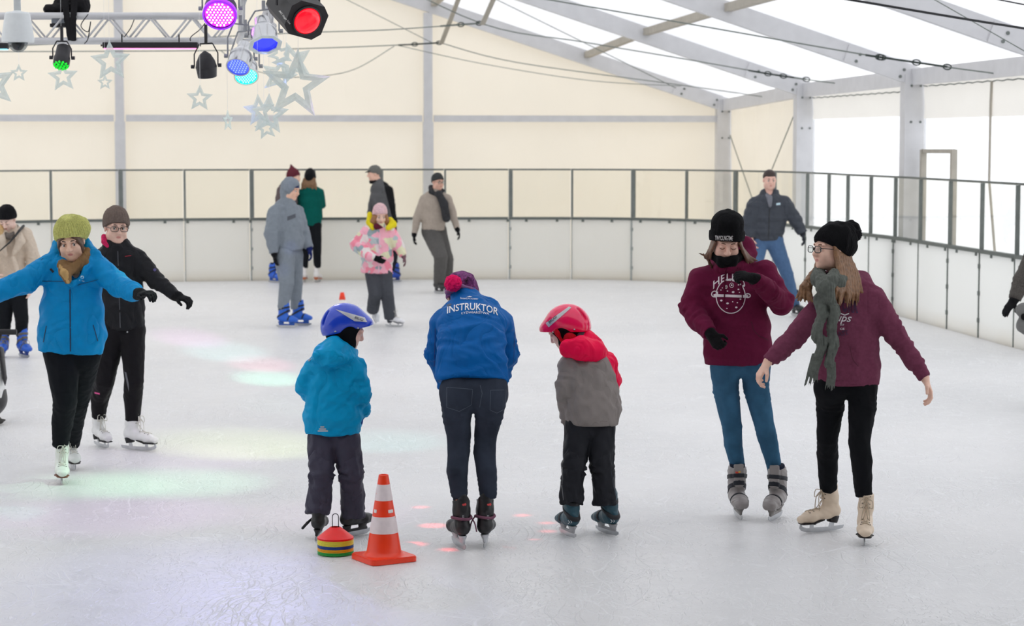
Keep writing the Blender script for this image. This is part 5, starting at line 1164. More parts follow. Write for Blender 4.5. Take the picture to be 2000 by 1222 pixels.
# ================================================================== two girls in maroon, right
# --- girl with lettered beanie
p = Person('girl in dark maroon hoodie with planet print and lettered black beanie, jeans, grey skates', 1476, 1013)
p.skate('plastic', 1441, 1011, 4, .98, c=(150, 144, 142), c2=(130, 126, 122)); p.skate('plastic', 1514, 1014, -24, .98, c=(150, 144, 142), c2=(130, 126, 122))
p.head(1419, 471, -.06, 0, 22, 2, 1.03)
T = [(1442, 708, 0, 64, .56), (1441, 680, 0, 66, .58), (1439, 640, 0, 64, .58), (1434, 590, 0, 60, .58), (1430, 555, 0, 58, .55), (1427, 530, .02, 50, .5), (1424, 512, .02, 26, .8)]
aA = [(1371, 548, 0, 27), (1349, 598, 0, 22.5), (1362, 622, -.06, 21), (1388, 651, -.2, 16)]; aB = [(1491, 536, 0, 29), (1527, 590, -.06, 23), (1500, 566, -.2, 19), (1474, 545, -.27, 16.5)]
lA = [(1416, 718, 0, 28.5), (1418, 760, 0, 25.5), (1430, 832, -.03, 19.5), (1432, 865, .0, 18), (1440, 905, 0, 14.5), (1440, 932, 0, 12)]; lB = [(1476, 718, 0, 28.5), (1478, 760, 0, 25.5), (1493, 832, -.03, 19.5), (1502, 868, .0, 17.5), (1511, 908, 0, 14.5), (1513, 934, 0, 12)]
p.body(T, (aA, aB), (lA, lB), 'maroongirl', (232, 188, 168), tips=((1410, 684, -.25), (1422, 530, -.3)), pn=(A3(.6, .5, -.3), A3(-.1, .6, -.8)), th=(1, -1), curl=(1.5, 1.0), hsz=.88, gloved=(True, True))
p.eyes((92, 66, 48), closed=True)
MAR = fab('hoodie_maroon', (104, 28, 60), scale=60, var=.08)
ex = tube(p.N([(1398, 512, .06, 12), (1424, 500, .14, 20), (1452, 484, .14, 22), (1462, 498, .08, 16)]), .03)+tube(p.N([(1462, 498, .08, 16), (1452, 516, -.02, 14), (1428, 522, -.1, 9)]), .02)+tube(p.N([(1398, 512, .06, 12), (1408, 521, -.06, 11), (1428, 522, -.1, 9)]), .02)
jk = p.top('hoodie', MAR, T, (aA, aB), 0, ex, .005, .16, 121, fold=.009)
b_ = p.base
p.band('hem_band', MAR, [(1442, 711, 0, 62.5, .56), (1442, 698, 0, 64, .57)], .002, jk)
pp = [ring_px(1427, 578, 29, 34, 1.8, 44, -4), (lambda g: g)(grid_px([(1394, 574), (1461, 576), (1461, 581.5), (1394, 579.5)], 16, 1))]
pp += [ring_px(1396, 574, 7, 7, 2.2, 20, 30), ring_px(1460, 577, 6, 5, 2.2, 20)]
for x, y, r in ((1418, 560, 3.2), (1429, 557, 4.2)): pp += [ring_px(x, y, r, r*1.15, .9, 14), disc_px(x, y, r*.42, r*.42, 7)]
for x, y, r in ((1408, 566, 1.2), (1411, 562, 1), (1421, 568, 1.4), (1432, 570, 2.2), (1442, 565, 1.6), (1442, 556, 1.4), (1409, 587, 2), (1421, 592, 2.2), (1431, 589, 1), (1440, 591, 1.2), (1438, 600, 2), (1420, 602, 1.2), (1446, 584, 1.6), (1444, 571, 1), (1402, 570, 1)): pp.append(disc_px(x, y, r*1.2, r*.9, 8))
PWH = mat('print_white_cotton', (232, 222, 226), .8)
decal('planet_print', *merge(*pp), jk, PWH, jk, .003, b_)
decal('lettering', *text_px('HELLO', 1424, 541, 62, 15, 0, arc=16, space=1.05), jk, PWH, jk, .003, b_)
for x0, x1, y1 in ((1416, 1415, 592), (1447, 1450, 596)):
    pts = [(1420 if x0 < 1430 else 1438, 522)]+[(x0+(x1-x0)*t, 535+(y1-535)*t) for t in np.linspace(0, 1, 5)]; tr = bvh(jk); q = [hit(tr, *a) for a in pts]
    q = [np.array(h[0])+np.array(h[1])*.006-b_ for h in q if h[0] is not None]; mb = MB(); mb.tube(smooth_path(q, 4), .0035, 6); mb.build('drawstring', fab('drawstring_maroon', (84, 20, 46)), jk, True)
decal('pocket_seam', *line_px(dense([(1467, 628), (1472, 645), (1482, 656), (1500, 664)]), 1), jk, mat('seam_maroon', (66, 14, 36), .8), jk, .002, b_)
p.strands('neck_warmer', fab('neck_warmer_black', (18, 18, 20)), [([p.L(-.07, .03, -.06), p.L(-.035, .088, -.068), p.L(0, .104, -.07), p.L(.035, .088, -.068), p.L(.07, .03, -.06)], .026), ([p.L(-.075, .02, -.085), p.L(-.03, .085, -.1), p.L(.03, .085, -.1), p.L(.075, .02, -.085), p.L(0, -.09, -.08), p.L(-.075, .02, -.085)], .026)], .005, .02)
HB2 = mat('hair_brown_warm', (104, 74, 54), .5, var=.35, scale=70)
r_ = random.Random(5)
for q in (-1, 1):
    st_ = []
    for i in range(13):
        t = i/12; sp_ = r_.uniform(-.012, .012); ln = r_.uniform(.9, 1.15)
        if q > 0: st_.append(([p.L(.066+.008*t, .055-.07*t, .02), p.L(.085, .05-.06*t, -.04), p.L(.1+.01*t+sp_, .04-.04*t, -.09), p.j(1382+22*t*.6+sp_*300-(14 if i < 3 else 0), (494 if i < 3 else 512+14*t*ln), -.06+.03*t)], [.006, .008, .007, .0025]))
        else: st_.append(([p.L(-.066-.008*t, .055-.07*t, .02), p.L(-.09, .05-.06*t, -.04), p.L(-.115-.02*t, .04-.04*t, -.09), p.j(1458+22*t+sp_*200, 500+16*ln*(1-.4*t), -.05)], [.006, .009, .008, .0025]))
    p.strands('hair', HB2, st_, .004, .003)
bn = p.beanie(fab('beanie_black', (20, 20, 22), bump=.5), .044, -.035, .092, .108, .17, 60, .0012, [p.E(0, -.015, .1, (.088, .1, .075), .02)], cuff=.055)
decal('lettering', *text_px('TWYOUNGTIME', 1414, 464.5, 34, 9, 1, space=.9), p.cuffo, mat('embroidery_white', (214, 212, 210), .8), p.cuffo, .002, b_)
p.pants(mat('jeans_blue', (58, 100, 130), .8, var=.25, scale=9, bump=.35, bscale=400, sheen=.03, spec=.08), (lA, lB), fold=.006, fw=.03)
GF = knit('glove_black', (24, 24, 26)); p.glove(0, GF, fat=1.1); p.glove(1, GF, fat=1.16)
sk = [q for q in p.root.children if q.name.startswith('ice_skate')]
decal('emblem', *grid_px([(1436, 920.5), (1441, 920.5), (1443, 924), (1437, 924)], 2, 2), sk[0], mat('print_redy', (210, 70, 50), .5), sk[0], .003, b_); decal('emblem', *grid_px([(1442, 920), (1446, 919.5), (1446, 922.5), (1443, 923)], 2, 2), sk[0], mat('print_gold', (230, 180, 60), .5), sk[0], .003, b_)
# --- girl with scarf
p = Person('girl with long brown hair, glasses, grey ruffled scarf and maroon hoodie looking left', 1644, 1050)
p.skate('figure', 1602, 1038, -66, 1.0, c=(228, 208, 184), c2=(28, 25, 25), lace=fab('lace_cream', (196, 180, 158))); p.skate('figure', 1687, 1060, -8, 1.0, c=(228, 208, 184), c2=(28, 25, 25), lace=fab('lace_cream', (196, 180, 158)), roll=-3)
p.head(1622, 487, .0, -62, -2, 0, .98)
T = [(1655, 748, 0, 61, .58), (1657, 715, 0, 60, .6), (1660, 670, 0, 55, .6), (1658, 625, 0, 55, .58), (1655, 590, 0, 55, .55), (1650, 563, .02, 46, .5), (1643, 545, .02, 25, .8)]
aA = [(1601, 602, 0, 25), (1550, 660, -.06, 20), (1522, 686, -.1, 18), (1500, 706, -.12, 13)]; aB = [(1701, 580, 0, 27), (1748, 652, -.02, 21), (1785, 705, -.05, 17), (1806, 737, -.08, 13)]
lA = [(1621, 760, 0, 30), (1621, 795, 0, 27), (1616, 855, -.03, 21), (1616, 890, 0, 20.5), (1618, 958, 0, 16.5)]; lB = [(1684, 760, 0, 30), (1684, 795, 0, 27.5), (1678, 862, -.03, 21), (1683, 900, 0, 20.5), (1687, 970, 0, 16.5)]
p.body(T, (aA, aB), (lA, lB), 'scarfgirl', (238, 194, 172), tips=((1482, 734, -.12), (1816, 764, -.1)), pn=(A3(1, .2, 0), A3(-1, 0, -.3)), th=(1, -1), curl=(.8, .6))
p.eyes((110, 80, 58)).glasses((40, 42, 48))
MAR2 = fab('hoodie_plum', (116, 60, 82), scale=60, var=.12)
ex = tube(p.N([(1604, 552, -.02, 12), (1640, 540, .14, 24), (1680, 548, .1, 18), (1690, 556, .04, 12)]), .04)
jk = p.top('hoodie', MAR2, T, (aA, aB), 0, ex, .006, .15, 131, fold=.009)
b_ = p.base
p.band('hem_band', MAR2, [(1655, 751, 0, 60, .58), (1655, 738, 0, 61, .58)], .002, jk)
NV = mat('print_navy', (62, 66, 98), .8)
decal('lettering', *merge(text_px('NEW', 1606, 592, 30, 24, 0, outline=.022), text_px('YORK', 1656, 596, 42, 27, 6, outline=.022)), jk, NV, jk, .003, b_)
decal('lettering', *merge(text_px('Cups', 1641, 622, 44, None, 4, shear=.3), text_px('EST', 1645, 634, 8, 3), text_px('CE', 1645, 642, 9, 4), line_px(dense([(1640, 611), (1650, 615), (1658, 612)]), 2.2)), jk, PWH, jk, .003, b_)
decal('lettering', *text_px('EAST', 1644, 651, 26, 9, -12, outline=.022), jk, NV, jk, .003, b_)
decal('pocket_seam', *line_px(dense([(1660, 676), (1663, 695), (1668, 706), (1676, 715)]), 1), jk, mat('seam_plum', (78, 28, 48), .8), jk, .002, b_)
SG = fab('scarf_grey_green', (98, 102, 96), scale=50, var=.2)
r_ = random.Random(11)
def ruf(pts, w, n, seed):                                      # ruffled cloth tail: wavy overlapping folds
    out = []
    path = smooth_path([p.j(*q) for q in pts], 6); k = len(path)
    for s in range(n):
        a = (s/(n-1)-.5)*2; out.append(([path[i]+A3(a*w*(.55+.45*math.sin(i*.55+s*.5+seed)), -.009*math.cos(i*.8+s*1.4+seed)-.01*(1-a*a), .008*math.sin(i*.7+s+seed)) for i in range(k)], [.0095]*(k-1)+[.005]))
    return out
tails = ruf([(1608, 575, -.19), (1604, 605, -.21), (1600, 640, -.22), (1601, 670, -.22), (1598, 700, -.22)], .036, 9, 0)+ruf([(1620, 580, -.2), (1628, 612, -.22), (1628, 650, -.22), (1622, 690, -.22), (1624, 715, -.22)], .03, 8, 2)
sc_ = p.strands('scarf', SG, [([p.j(*q) for q in ((1600, 532, .0), (1598, 545, -.1), (1612, 556, -.15), (1634, 552, -.14), (1648, 538, -.02), (1640, 526, .06))], [.036, .042, .045, .045, .042, .036]), ([p.j(*q) for q in ((1602, 540, -.13), (1612, 562, -.2), (1618, 582, -.21))], [.03, .05, .036]), ([p.j(*q) for q in ((1630, 534, -.12), (1622, 548, -.19), (1612, 572, -.2))], [.03, .036, .03])]+tails, .0052, .008, groove=.003)
fr_ = []
for i in range(14):
    t = i/13; x0 = 1588+18*t; fr_.append(([p.j(x0, 692+6*t, -.225), p.j(x0-8, 720, -.225+r_.uniform(-.01, .01)), p.j(1570+26*t+r_.uniform(-3, 3), 752-8*t+r_.uniform(-4, 4), -.22)], [.007, .006, .0025]))
for i in range(10):
    t = i/9; x0 = 1616+14*t; fr_.append(([p.j(x0, 708, -.225), p.j(x0+1, 735, -.225+r_.uniform(-.01, .01)), p.j(1613+16*t+r_.uniform(-2, 2), 760+r_.uniform(-5, 4), -.22)], [.007, .006, .0025]))
p.strands('scarf_fringe', SG, fr_, .004, .003, parent=sc_)
HL = mat('hair_long_brown', (132, 96, 66), .45, var=.35, scale=60)
st_ = []
for i in range(26):                                            # falling behind the cheek to the viewer's right
    t = i/25; y0 = .03-.11*t; e = r_.uniform(-5, 5); st_.append(([p.L(-.07+.03*t, y0, .035), p.L(-.088+.03*t, y0-.01, -.04), p.j(1640+34*t+e*.5, 535+e, -.12+.1*t), p.j(1636+46*t+e, 570+e, -.19+.13*t), p.j(1633+50*t+e*1.3, 596+e*1.2-12*t*t, -.2+.13*t)], [.009, .012, .013, .011, .003]))
for i in range(20):                                            # far side, blown to the left
    t = i/19; e = r_.uniform(-4, 4); st_.append(([p.L(.07, .03-.08*t, .03), p.L(.085, .02-.08*t, -.05), p.j(1592-8*t+e*.4, 535, .02), p.j(1580-14*t+e, 562+e, -.06), p.j(1590-38*t+e, 590-6*t+e, -.1+.04*t)], [.009, .012, .013, .012, .003]))
p.strands('hair', HL, st_, .0045, .004, groove=.0015)
p.beanie(fab('beanie_black', (20, 20, 22), bump=.5), .05, -.06, .09, .112, .14, 48, .0018, [p.S((0, -.05, .07), (0, -.14, .115), .085, .05, k=.05), p.E(0, -.07, .03, (.088, .085, .09), .04)], amp=.004)
p.pompom(fab('pompom_black', (24, 23, 26), scale=80, var=.2), p.j(1668, 457, .05), .042)
p.pants(fab('jeans_black', (22, 23, 26)), (lA, lB), fold=.006, fw=.03)
# --- person at the right edge
p = Person('person in dark tweed coat and black gloves cut off by the right edge', 2062, 800, near=False)
p.skate('hockey', 2040, 802, -10, 1, c=(38, 38, 40)); p.skate('hockey', 2090, 800, 10, 1, c=(38, 38, 40))
p.head(2062, 420, 0, -20, 10)
T = [(2064, 660, 0, 50, .62), (2064, 610, 0, 47, .62), (2064, 550, 0, 44, .62), (2063, 505, 0, 48, .55), (2062, 475, 0, 38, .5), (2062, 455, 0, 16, .9)]
aA = [(2025, 490, 0, 20), (1997, 545, -.02, 17), (1981, 585, -.06, 13)]; aB = [(2105, 490, 0, 20), (2130, 550, 0, 17), (2125, 600, 0, 13)]
lA = [(2045, 650, 0, 26), (2042, 720, 0, 20), (2041, 772, 0, 15)]; lB = [(2085, 650, 0, 26), (2088, 720, 0, 20), (2089, 772, 0, 15)]
p.body(T, (aA, aB), (lA, lB), 'edge', tips=((1963, 609, -.1), (2125, 630, 0)), pn=(DN, DN), th=(1, -1), gloved=(True, True), curl=(.2, .4)); p.eyes()
p.top('coat', fab('coat_tweed', (88, 84, 80), scale=150, var=.45), T, (aA, aB), 0, (), .005, .1, 141, fold=.012)
p.pants(fab('trousers_dark', (40, 42, 48)), (lA, lB)); p.glove(0, GF); p.glove(1, GF)
p.beanie(knit('knit_black', (26, 26, 28)))
bg = thing('shoulder_bag', 'grey bag with black flap and red tab hanging at the right edge', 'bag', P(2003, 610, p.Y-.35))
bo = bg.location; bb = np.array(bo)
body_from('bag_body', [seg(A3(-.02, 0, -.09), A3(.08, 0, -.13), (.07, .05), (.09, .06), k=.02), ell(A3(-.01, -.01, .02), (.075, .055, .06), k=.03)], .008, fab('bag_grey', (120, 120, 118)), bg)
body_from('bag_flap', [seg(A3(-.02, -.05, -.03), A3(.05, -.06, -.01), .03, .035, k=.01)], .008, fab('strap_black_cloth', (28, 27, 28)), bg)
mb = MB(); mb.box((.02, -.09, .012), (.03, .006, .008), bev=.003); mb.build('bag_tab', mat('tab_red', (200, 40, 50), .5), bg)
mb = MB(); mb.tube(smooth_path([A3(.05, 0, .05), A3(.14, .02, .3), A3(.26, .25, .62)]), .012, 6); mb.build('bag_strap', mat('strap_black', (26, 25, 26), .5), bg, True)
# ================================================================== things on the ice
g = G(750, 1093); ORG = mat('cone_orange', (255, 62, 18), .35, var=.05, scale=15, spec=.6)
t = thing('traffic_cone', 'tall orange traffic cone with two white bands standing on the ice in front', 'traffic cone', g, math.radians(-14))
mb = MB(); hb, b = .186, .03; pl = []
for k in range(4):
    a = k*math.pi/2-math.pi/2
    for e in np.linspace(-.5, .5, 5):
        q = a+e*math.pi/2; c = A3(math.cos(a), math.sin(a), 0)*(hb-b*1.35); pl.append(tuple((c+A3(math.cos(q), math.sin(q), 0)*b)[:2]))
mb.prism(pl, .012, (0, 0, .014)); mb.prism([(x*.97, y*.97) for x, y in pl], .003, (0, 0, .028)); mb.build('base', ORG, t)
for k in range(4):
    a = k*math.pi/2-math.pi/2; mb = MB(); mb.box((math.cos(a)*.12, math.sin(a)*.12, .002), (.02, .02, .002)); mb.build('foot', ORG, t)
R0, R1, ZC0, ZC1 = .094, .025, .03, .452
rr = lambda z: R0+(R1-R0)*(z-ZC0)/(ZC1-ZC0)
mb = MB(); mb.lathe([(R0+.022, ZC0), (R0+.01, ZC0+.004), (R0+.002, ZC0+.014)]+[(rr(z), z) for z in np.linspace(.05, ZC1-.003, 6)]+[(R1-.003, ZC1), (R1-.007, ZC1), (R1-.008, ZC1-.04), (1e-6, ZC1-.04)], n=40); mb.build('cone', ORG, t, 'auto')
WB = mat('band_white', (236, 222, 222), .4, var=.05); mw = WB
nt = mw.node_tree; bs = [n for n in nt.nodes if n.type == 'BSDF_PRINCIPLED'][0]                # worn patches where the orange shows
tc = nt.nodes.new('ShaderNodeTexCoord'); nz = nt.nodes.new('ShaderNodeTexNoise'); nz.inputs['Scale'].default_value = 38; nz.inputs['Detail'].default_value = 5; nt.links.new(tc.outputs['Object'], nz.inputs[0])
mr = nt.nodes.new('ShaderNodeMapRange'); mr.inputs['From Min'].default_value = .69; mr.inputs['From Max'].default_value = .71; nt.links.new(nz.outputs['Fac'], mr.inputs[0])
mx = nt.nodes.new('ShaderNodeMix'); mx.data_type = 'RGBA'; old = bs.inputs['Base Color'].links[0].from_socket; nt.links.new(mr.outputs[0], mx.inputs[0]); nt.links.new(old, mx.inputs[6]); mx.inputs[7].default_value = lin((245, 90, 60))+(1,); nt.links.new(mx.outputs[2], bs.inputs['Base Color'])
for z0, z1 in ((.148, .235), (.318, .402)):
    mb = MB(); mb.lathe([(rr(z0)+.0003, z0), (rr(z0)+.0014, z0+.001), (rr(z1)+.0014, z1-.001), (rr(z1)+.0003, z1)], n=40, closed=True); mb.build('reflective_band', WB, t, 'auto')
for a0, a1 in ((-150, -128), (-62, -28)):
    mb = MB(); V = []; Q = []; nn = 7; z0, z1 = .256, .273
    for i in range(nn):
        a = math.radians(a0+(a1-a0)*i/(nn-1)+14); V += [(rr(z)*1.0*math.cos(a)+.001*math.cos(a), rr(z)*math.sin(a)+.001*math.sin(a), z) for z in (z0, z1)]
    for i in range(nn-1): Q.append((2*i, 2*i+2, 2*i+3, 2*i+1))
    mb.add(V, Q); mb.build('sticker', mat('sticker_white', (240, 225, 222), .5, var=.3, scale=150), t)
# disc cones stacked on a wire carrier
g = G(655.5, 1081.5); NO = 'lowest second third fourth fifth sixth seventh eighth ninth tenth eleventh twelfth thirteenth fourteenth fifteenth topmost'.split()
t = thing('disc_carrier', 'thin black wire carrier with loop handle holding the stack of disc cones', 'carrier', g)
mb = MB(); mb.tube([A3(-.0165, 0, .002)]+[A3(-.0165, 0, z) for z in (.1, .2)]+[A3(-.0165*math.cos(a), 0, .2+.0165*math.sin(a)) for a in np.linspace(.3, math.pi-.3, 9)]+[A3(.0165, 0, z) for z in (.2, .1, .002)], .0024, 8); mb.build('handle', M_BLK, t, True)
mb = MB(); mb.lathe([(1e-6, 0), (.028, 0), (.028, .004), (1e-6, .004)], n=24); mb.build('base', M_BLK, t)
dz = .0056; seqc = ['green']*3+['orange yellow']*3+['blue']*3+['lemon yellow']*5+['red']*2
cc = {'green': (40, 176, 70), 'orange yellow': (250, 178, 10), 'blue': (14, 66, 150), 'lemon yellow': (240, 228, 70), 'red': (250, 24, 18)}
dm = None
prof = [(.0940, 0), (.0962, .0004), (.0964, .0040), (.0932, .0050), (.055, .0362), (.026, .0580), (.0235, .0580), (.0235, .0568), (.0545, .0348), (.0920, .0038), (.0928, .0026)]
for i, cn in enumerate(seqc):
    m_ = mat('disc_'+cn.replace(' ', '_'), cc[cn], .38, var=.04)
    mb = MB(); mb.lathe(prof, n=48, closed=True); Fx = mb.f+[(j, (j+1) % 48, (len(prof)-1)*48+(j+1) % 48, (len(prof)-1)*48+j) for j in range(48)]
    o = mesh('disc_cone', np.array(mb.v), [tuple(reversed(f)) if k >= len(mb.f) else f for k, f in enumerate(Fx)], m_, None, True)
    a_ = math.sin(i*2.4)*.0003; o.location = (g[0]+a_, g[1]+a_*.5, .0045+i*dz)
    tag(o, '%s disc cone, %s in the stack beside the traffic cone' % (cn, NO[i]), 'disc cone', 'stacked disc cones')
    try: o.data.set_sharp_from_angle(angle=math.radians(40))
    except Exception: pass
t = thing('marker_cone', 'small orange marker cone standing far out on the ice beyond the blue helmet', 'marker cone', G(668.5, 592))
mb = MB(); mb.lathe([(.07, 0), (.07, .01), (.05, .014), (.047, .05), (.044, .05)], n=24); mb.build('base', mat('marker_white', (240, 236, 230), .5), t)
mb = MB(); mb.lathe([(.046, .05), (.026, .145), (.022, .147), (.02, .12)], n=24); mb.build('cone', ORG, t, True)
# penguin skating aid at the left edge
t = thing('penguin_skating_aid', 'black and white penguin-shaped skating aid at the left edge of the ice', 'skating aid', G(-32, 826))
PB = mat('penguin_black', (44, 42, 44), .35, var=.1); 
def bel(V): return .16-np.hypot(V[:, 0]-.05, (V[:, 2]-.42)*.55)-np.clip(V[:, 1]+.02, 0, 1)*4
PBM = mat('penguin_body', (44, 42, 44), .35, mask='belly', c2=(240, 240, 238), mwidth=.004)
body_from('body', [ell((0, 0, .36), (.175, .165, .33)), ell((0, -.01, .18), (.185, .18, .14), k=.06), ell((0, 0, .75), (.125, .125, .13), k=.08)], .012, PBM, t, attr={'belly': lambda V: np.where(V[:, 1] < .1, .06-np.abs(V[:, 2]-.27)*1.0+np.where(V[:, 2] > .27, .2, 0)-np.maximum(np.abs(V[:, 0])-.165, 0)*9-np.maximum(V[:, 2]-.62, 0)*4, -1)})
for q in (-1, 1): body_from('flipper', [seg((q*.15, -.02, .58), (q*.185, -.06, .36), (.02, .06), (.016, .035), e1=A3(1, 0, 0)), seg((q*.185, -.06, .36), (q*.19, -.07, .3), (.016, .035), (.004, .006), e1=A3(1, 0, 0))], .009, PB, t)
for q in (-1, 1): body_from('foot', [seg((q*.09, -.02, .035), (q*.13, -.14, .028), (.05, .03), (.06, .022), e1=A3(1, 0, 0)), seg((q*.13, -.1, .03), (q*.205, -.16, .045), .025, .008)], .009, mat('penguin_foot', (70, 68, 66), .5), t)
body_from('beak', [seg((0, -.11, .76), (0, -.2, .73), .035, .006)], .008, mat('beak_orange', (230, 130, 40), .45), t)
mb = MB(); mb.tube([A3(-.26, .06, .705), A3(.255, .06, .705)], .022, 12); mb.build('handle', M_BLK, t, True)
mb = MB(); mb.tube([A3(-.13, .06, .7), A3(-.1, .05, .6)], .018, 8); mb.tube([A3(.13, .06, .7), A3(.1, .05, .6)], .018, 8); mb.build('handle_bracket', M_BLK, t, True)
# ================================================================== overhead lighting
def zf(px, py, Y): return P(px, py, Y)
TY = 17.0; ca, cb = P(-120, 30, TY), P(452, 32, TY); hh = .195
t = thing('lighting_truss', 'silver lattice lighting truss running across the top left', 'truss', ca)
cn = []
for dy in (0, .2):
    for dz_ in (0, -hh): cn.append((A3(0, dy, dz_), A3(cb[0]-ca[0], dy, dz_)))
for a, b in cn: mb = MB(); mb.tube([a, b], .024, 10); mb.build('chord', ALU, t, True)
Lx = cb[0]-ca[0]; n = 14; mb = MB()
for y, z0, z1, y2 in ((0, 0, -hh, 0), (.2, 0, -hh, .2), (0, 0, 0, .2), (0, -hh, -hh, .2)):
    for i in range(n):
        x0, x1 = Lx*i/n, Lx*(i+1)/n
        mb.tube([A3(x0, y if i % 2 == 0 else y2, z0 if i % 2 == 0 or y != y2 else z1), A3(x1, y2 if i % 2 == 0 else y, (z1 if y == y2 else z0) if i % 2 == 0 else z0)], .0085, 6)
mb.build('lattice', ALU, t, True)
ta = P(466, 32, TY-.1); tb = A3(ta[0]+.28, 15.0, ta[2]+.02)
t2 = thing('lighting_truss', 'silver lattice lighting truss running overhead toward the viewer behind the lamps', 'truss', ta)
d = tb-ta; n = 9
for dx in (0, .2):
    for dz_ in (0, -hh): mb = MB(); mb.tube([A3(dx, 0, dz_), d+A3(dx, 0, dz_)], .024, 10); mb.build('chord', ALU, t2, True)
mb = MB()
for i in range(n):
    for dx in (0, .2): mb.tube([d*i/n+A3(dx, 0, 0 if i % 2 else -hh), d*(i+1)/n+A3(dx, 0, -hh if i % 2 else 0)], .0085, 6)
    mb.tube([d*i/n+A3(0 if i % 2 else .2, 0, -hh), d*(i+1)/n+A3(.2 if i % 2 else 0, 0, -hh)], .0085, 6)
mb.build('lattice', ALU, t2, True)
SIL = mat('lamp_silver', (205, 206, 208), .22, metal=.9, var=.08, scale=8); LBK = mat('lamp_black', (34, 32, 36), .45, var=.1)
def emis(name, c, s, c0=None): return mat(name, c0 or c, .3, emit=c, estr=s, var=.02)
def lamp(name, label, face, dr, r, ln, body, gelc, gels, kind='par', dots=None, up=.25, neck=.55, frame=None, rim=None):
    o = thing(name, label, 'stage lamp', face); z = nrm(dr); x = nrm(np.cross(A3(0, 0, 1), z)); R = np.stack([x, np.cross(z, x), z], 1)
    mb = MB()
    if kind == 'par': mb.lathe([(r*.3, -ln), (r*neck, -ln*.97), (r*neck*1.05, -ln*.72), (r*.97, -ln*.5), (r, -ln*.48), (r, -.006), (r*1.04, -.004), (r*1.04, .004), (r*.93, .004), (r*.93, -.012), (1e-6, -.012)], R=R, n=36)
    elif kind == 'egg': mb.lathe([(1e-6, -ln), (r*.12, -ln*.99), (r*.55, -ln*.86), (r*.9, -ln*.6), (r, -ln*.42), (r*1.03, -ln*.4), (r*1.03, -ln*.36), (r, -ln*.34), (r*.92, -.01), (r*.9, 0), (r*.8, 0), (r*.78, -.02), (1e-6, -.02)], R=R, n=36)
    else: mb.lathe([(r*.6, -ln), (r*.85, -ln*.97), (r*.9, -ln*.5), (r, -ln*.4), (r, -.01), (r*.9, .0), (1e-6, .004)], R=R, n=36)
    mb.build('can', body, o, 'auto')
    if gelc is not None:
        mb = MB(); mb.lathe([(1e-6, -.004), (r*.6, -.005), (r*.92, -.009)][::-1], R=R, n=36); mb.build('lens', emis('gel_%d_%d_%d' % gelc, gelc, gels), o)
    if dots:
        k, cd_, sd, rd = dots; mb = MB(); m_ = emis('led_%d_%d_%d' % cd_, cd_, sd)
        st = r*1.75/k
        for i in range(-k, k+1):
            for j in range(-k, k+1):
                a, b = (i+.5*(j % 2))*st, j*st*.87
                if math.hypot(a, b) < r*.86: mb.lathe([(rd, -.006), (rd*.7, .0), (1e-6, .001)], R@A3(a, b, .0), R, 8)
        mb.build('led_array', m_, o, True)
    if rim:
        mb = MB(); mb.lathe([(r*1.0, -.035), (r*1.05, -.03), (r*1.06, .003), (r*.95, .006), (r*.95, -.01)], R=R, n=40, closed=True); mb.build('rim', emis('rim_violet', rim, .75), o, True)
    if frame:
        mb = MB(); pl = [(r*1.28*math.cos(a), r*1.28*math.sin(a)) for a in np.linspace(math.pi/8, 2*math.pi+math.pi/8, 9)[:-1]]; pi_ = [(r*.95*math.cos(a), r*.95*math.sin(a)) for a in np.linspace(math.pi/8, 2*math.pi+math.pi/8, 9)[:-1]]
        V = [R@A3(x_, y_, z_) for z_ in (.004, .009) for q in (pl, pi_) for x_, y_ in q]; Q = []
        for i in range(8): j = (i+1) % 8; Q += [(i, 8+i, 8+j, j), (16+i, 16+j, 24+j, 24+i), (i, j, 16+j, 16+i), (8+i, 24+i, 24+j, 8+j)]
        mb.add(V, Q); mb.build('gel_frame', mat('gel_frame', (222, 228, 228), .4, metal=.2), o)
    piv = -z*ln*.42; mb = MB(); hd = nrm(A3(1, 0, 0)-z*z[0]); w = r*1.14; top = A3(0, 0, up)
    for q in (-1, 1):
        mb.tube([piv+hd*q*w, piv+hd*q*w*1.0+top*.55, piv+hd*q*w*.55+top], .006 if body is not LBK else .005, 6)
        mb.lathe([(.014, -.012), (.014, .012)], piv+hd*q*(w+.012), np.stack([A3(0, 1, 0), A3(0, 0, 1), A3(1, 0, 0)], 1), 10)
    mb.tube([piv-hd*w*.55+top, piv+hd*w*.55+top], .006, 6); mb.tube([piv+top, piv+top+A3(0, 0, max(.06, 3.02-(face+piv+top)[2]))], .012, 8)
    mb.build('yoke', LBK if body is LBK else mat('yoke_grey', (150, 152, 156), .45, metal=.5), o)
    return o, R
lamp('led_lamp', 'round LED stage lamp with glowing magenta and white face at top left', P(429, 30, 14.2), (.02, -.80, -.60), .106, .2, mat('lamp_violet_black', (44, 24, 70), .4), (205, 40, 255), 1.1, dots=(8, (255, 225, 255), 2.6, .0068), up=.2, rim=(150, 30, 255))
lamp('stage_lamp', 'silver stage lamp with octagonal gel frame and blue lens under the red effect light', P(518, 86, 14.0), (.16, -.50, -.85), .088, .2, SIL, (40, 50, 235), .75, frame=True, up=.15)
lamp('stage_lamp', 'silver stage lamp with ribbed blue lens, lowest but one of the lamp cluster', P(465, 131, 14.4), (-.13, -.68, -.72), .079, .22, SIL, (72, 92, 225), .8, dots=(7, (130, 150, 250), 1.0, .006), up=.22)
lamp('stage_lamp', 'silver stage lamp with turquoise lens tucked behind the ribbed blue one', P(481, 149, 14.9), (.12, -.66, -.74), .082, .2, SIL, (10, 235, 205), 1.2, dots=(8, (140, 255, 240), 1.6, .006), up=.25)
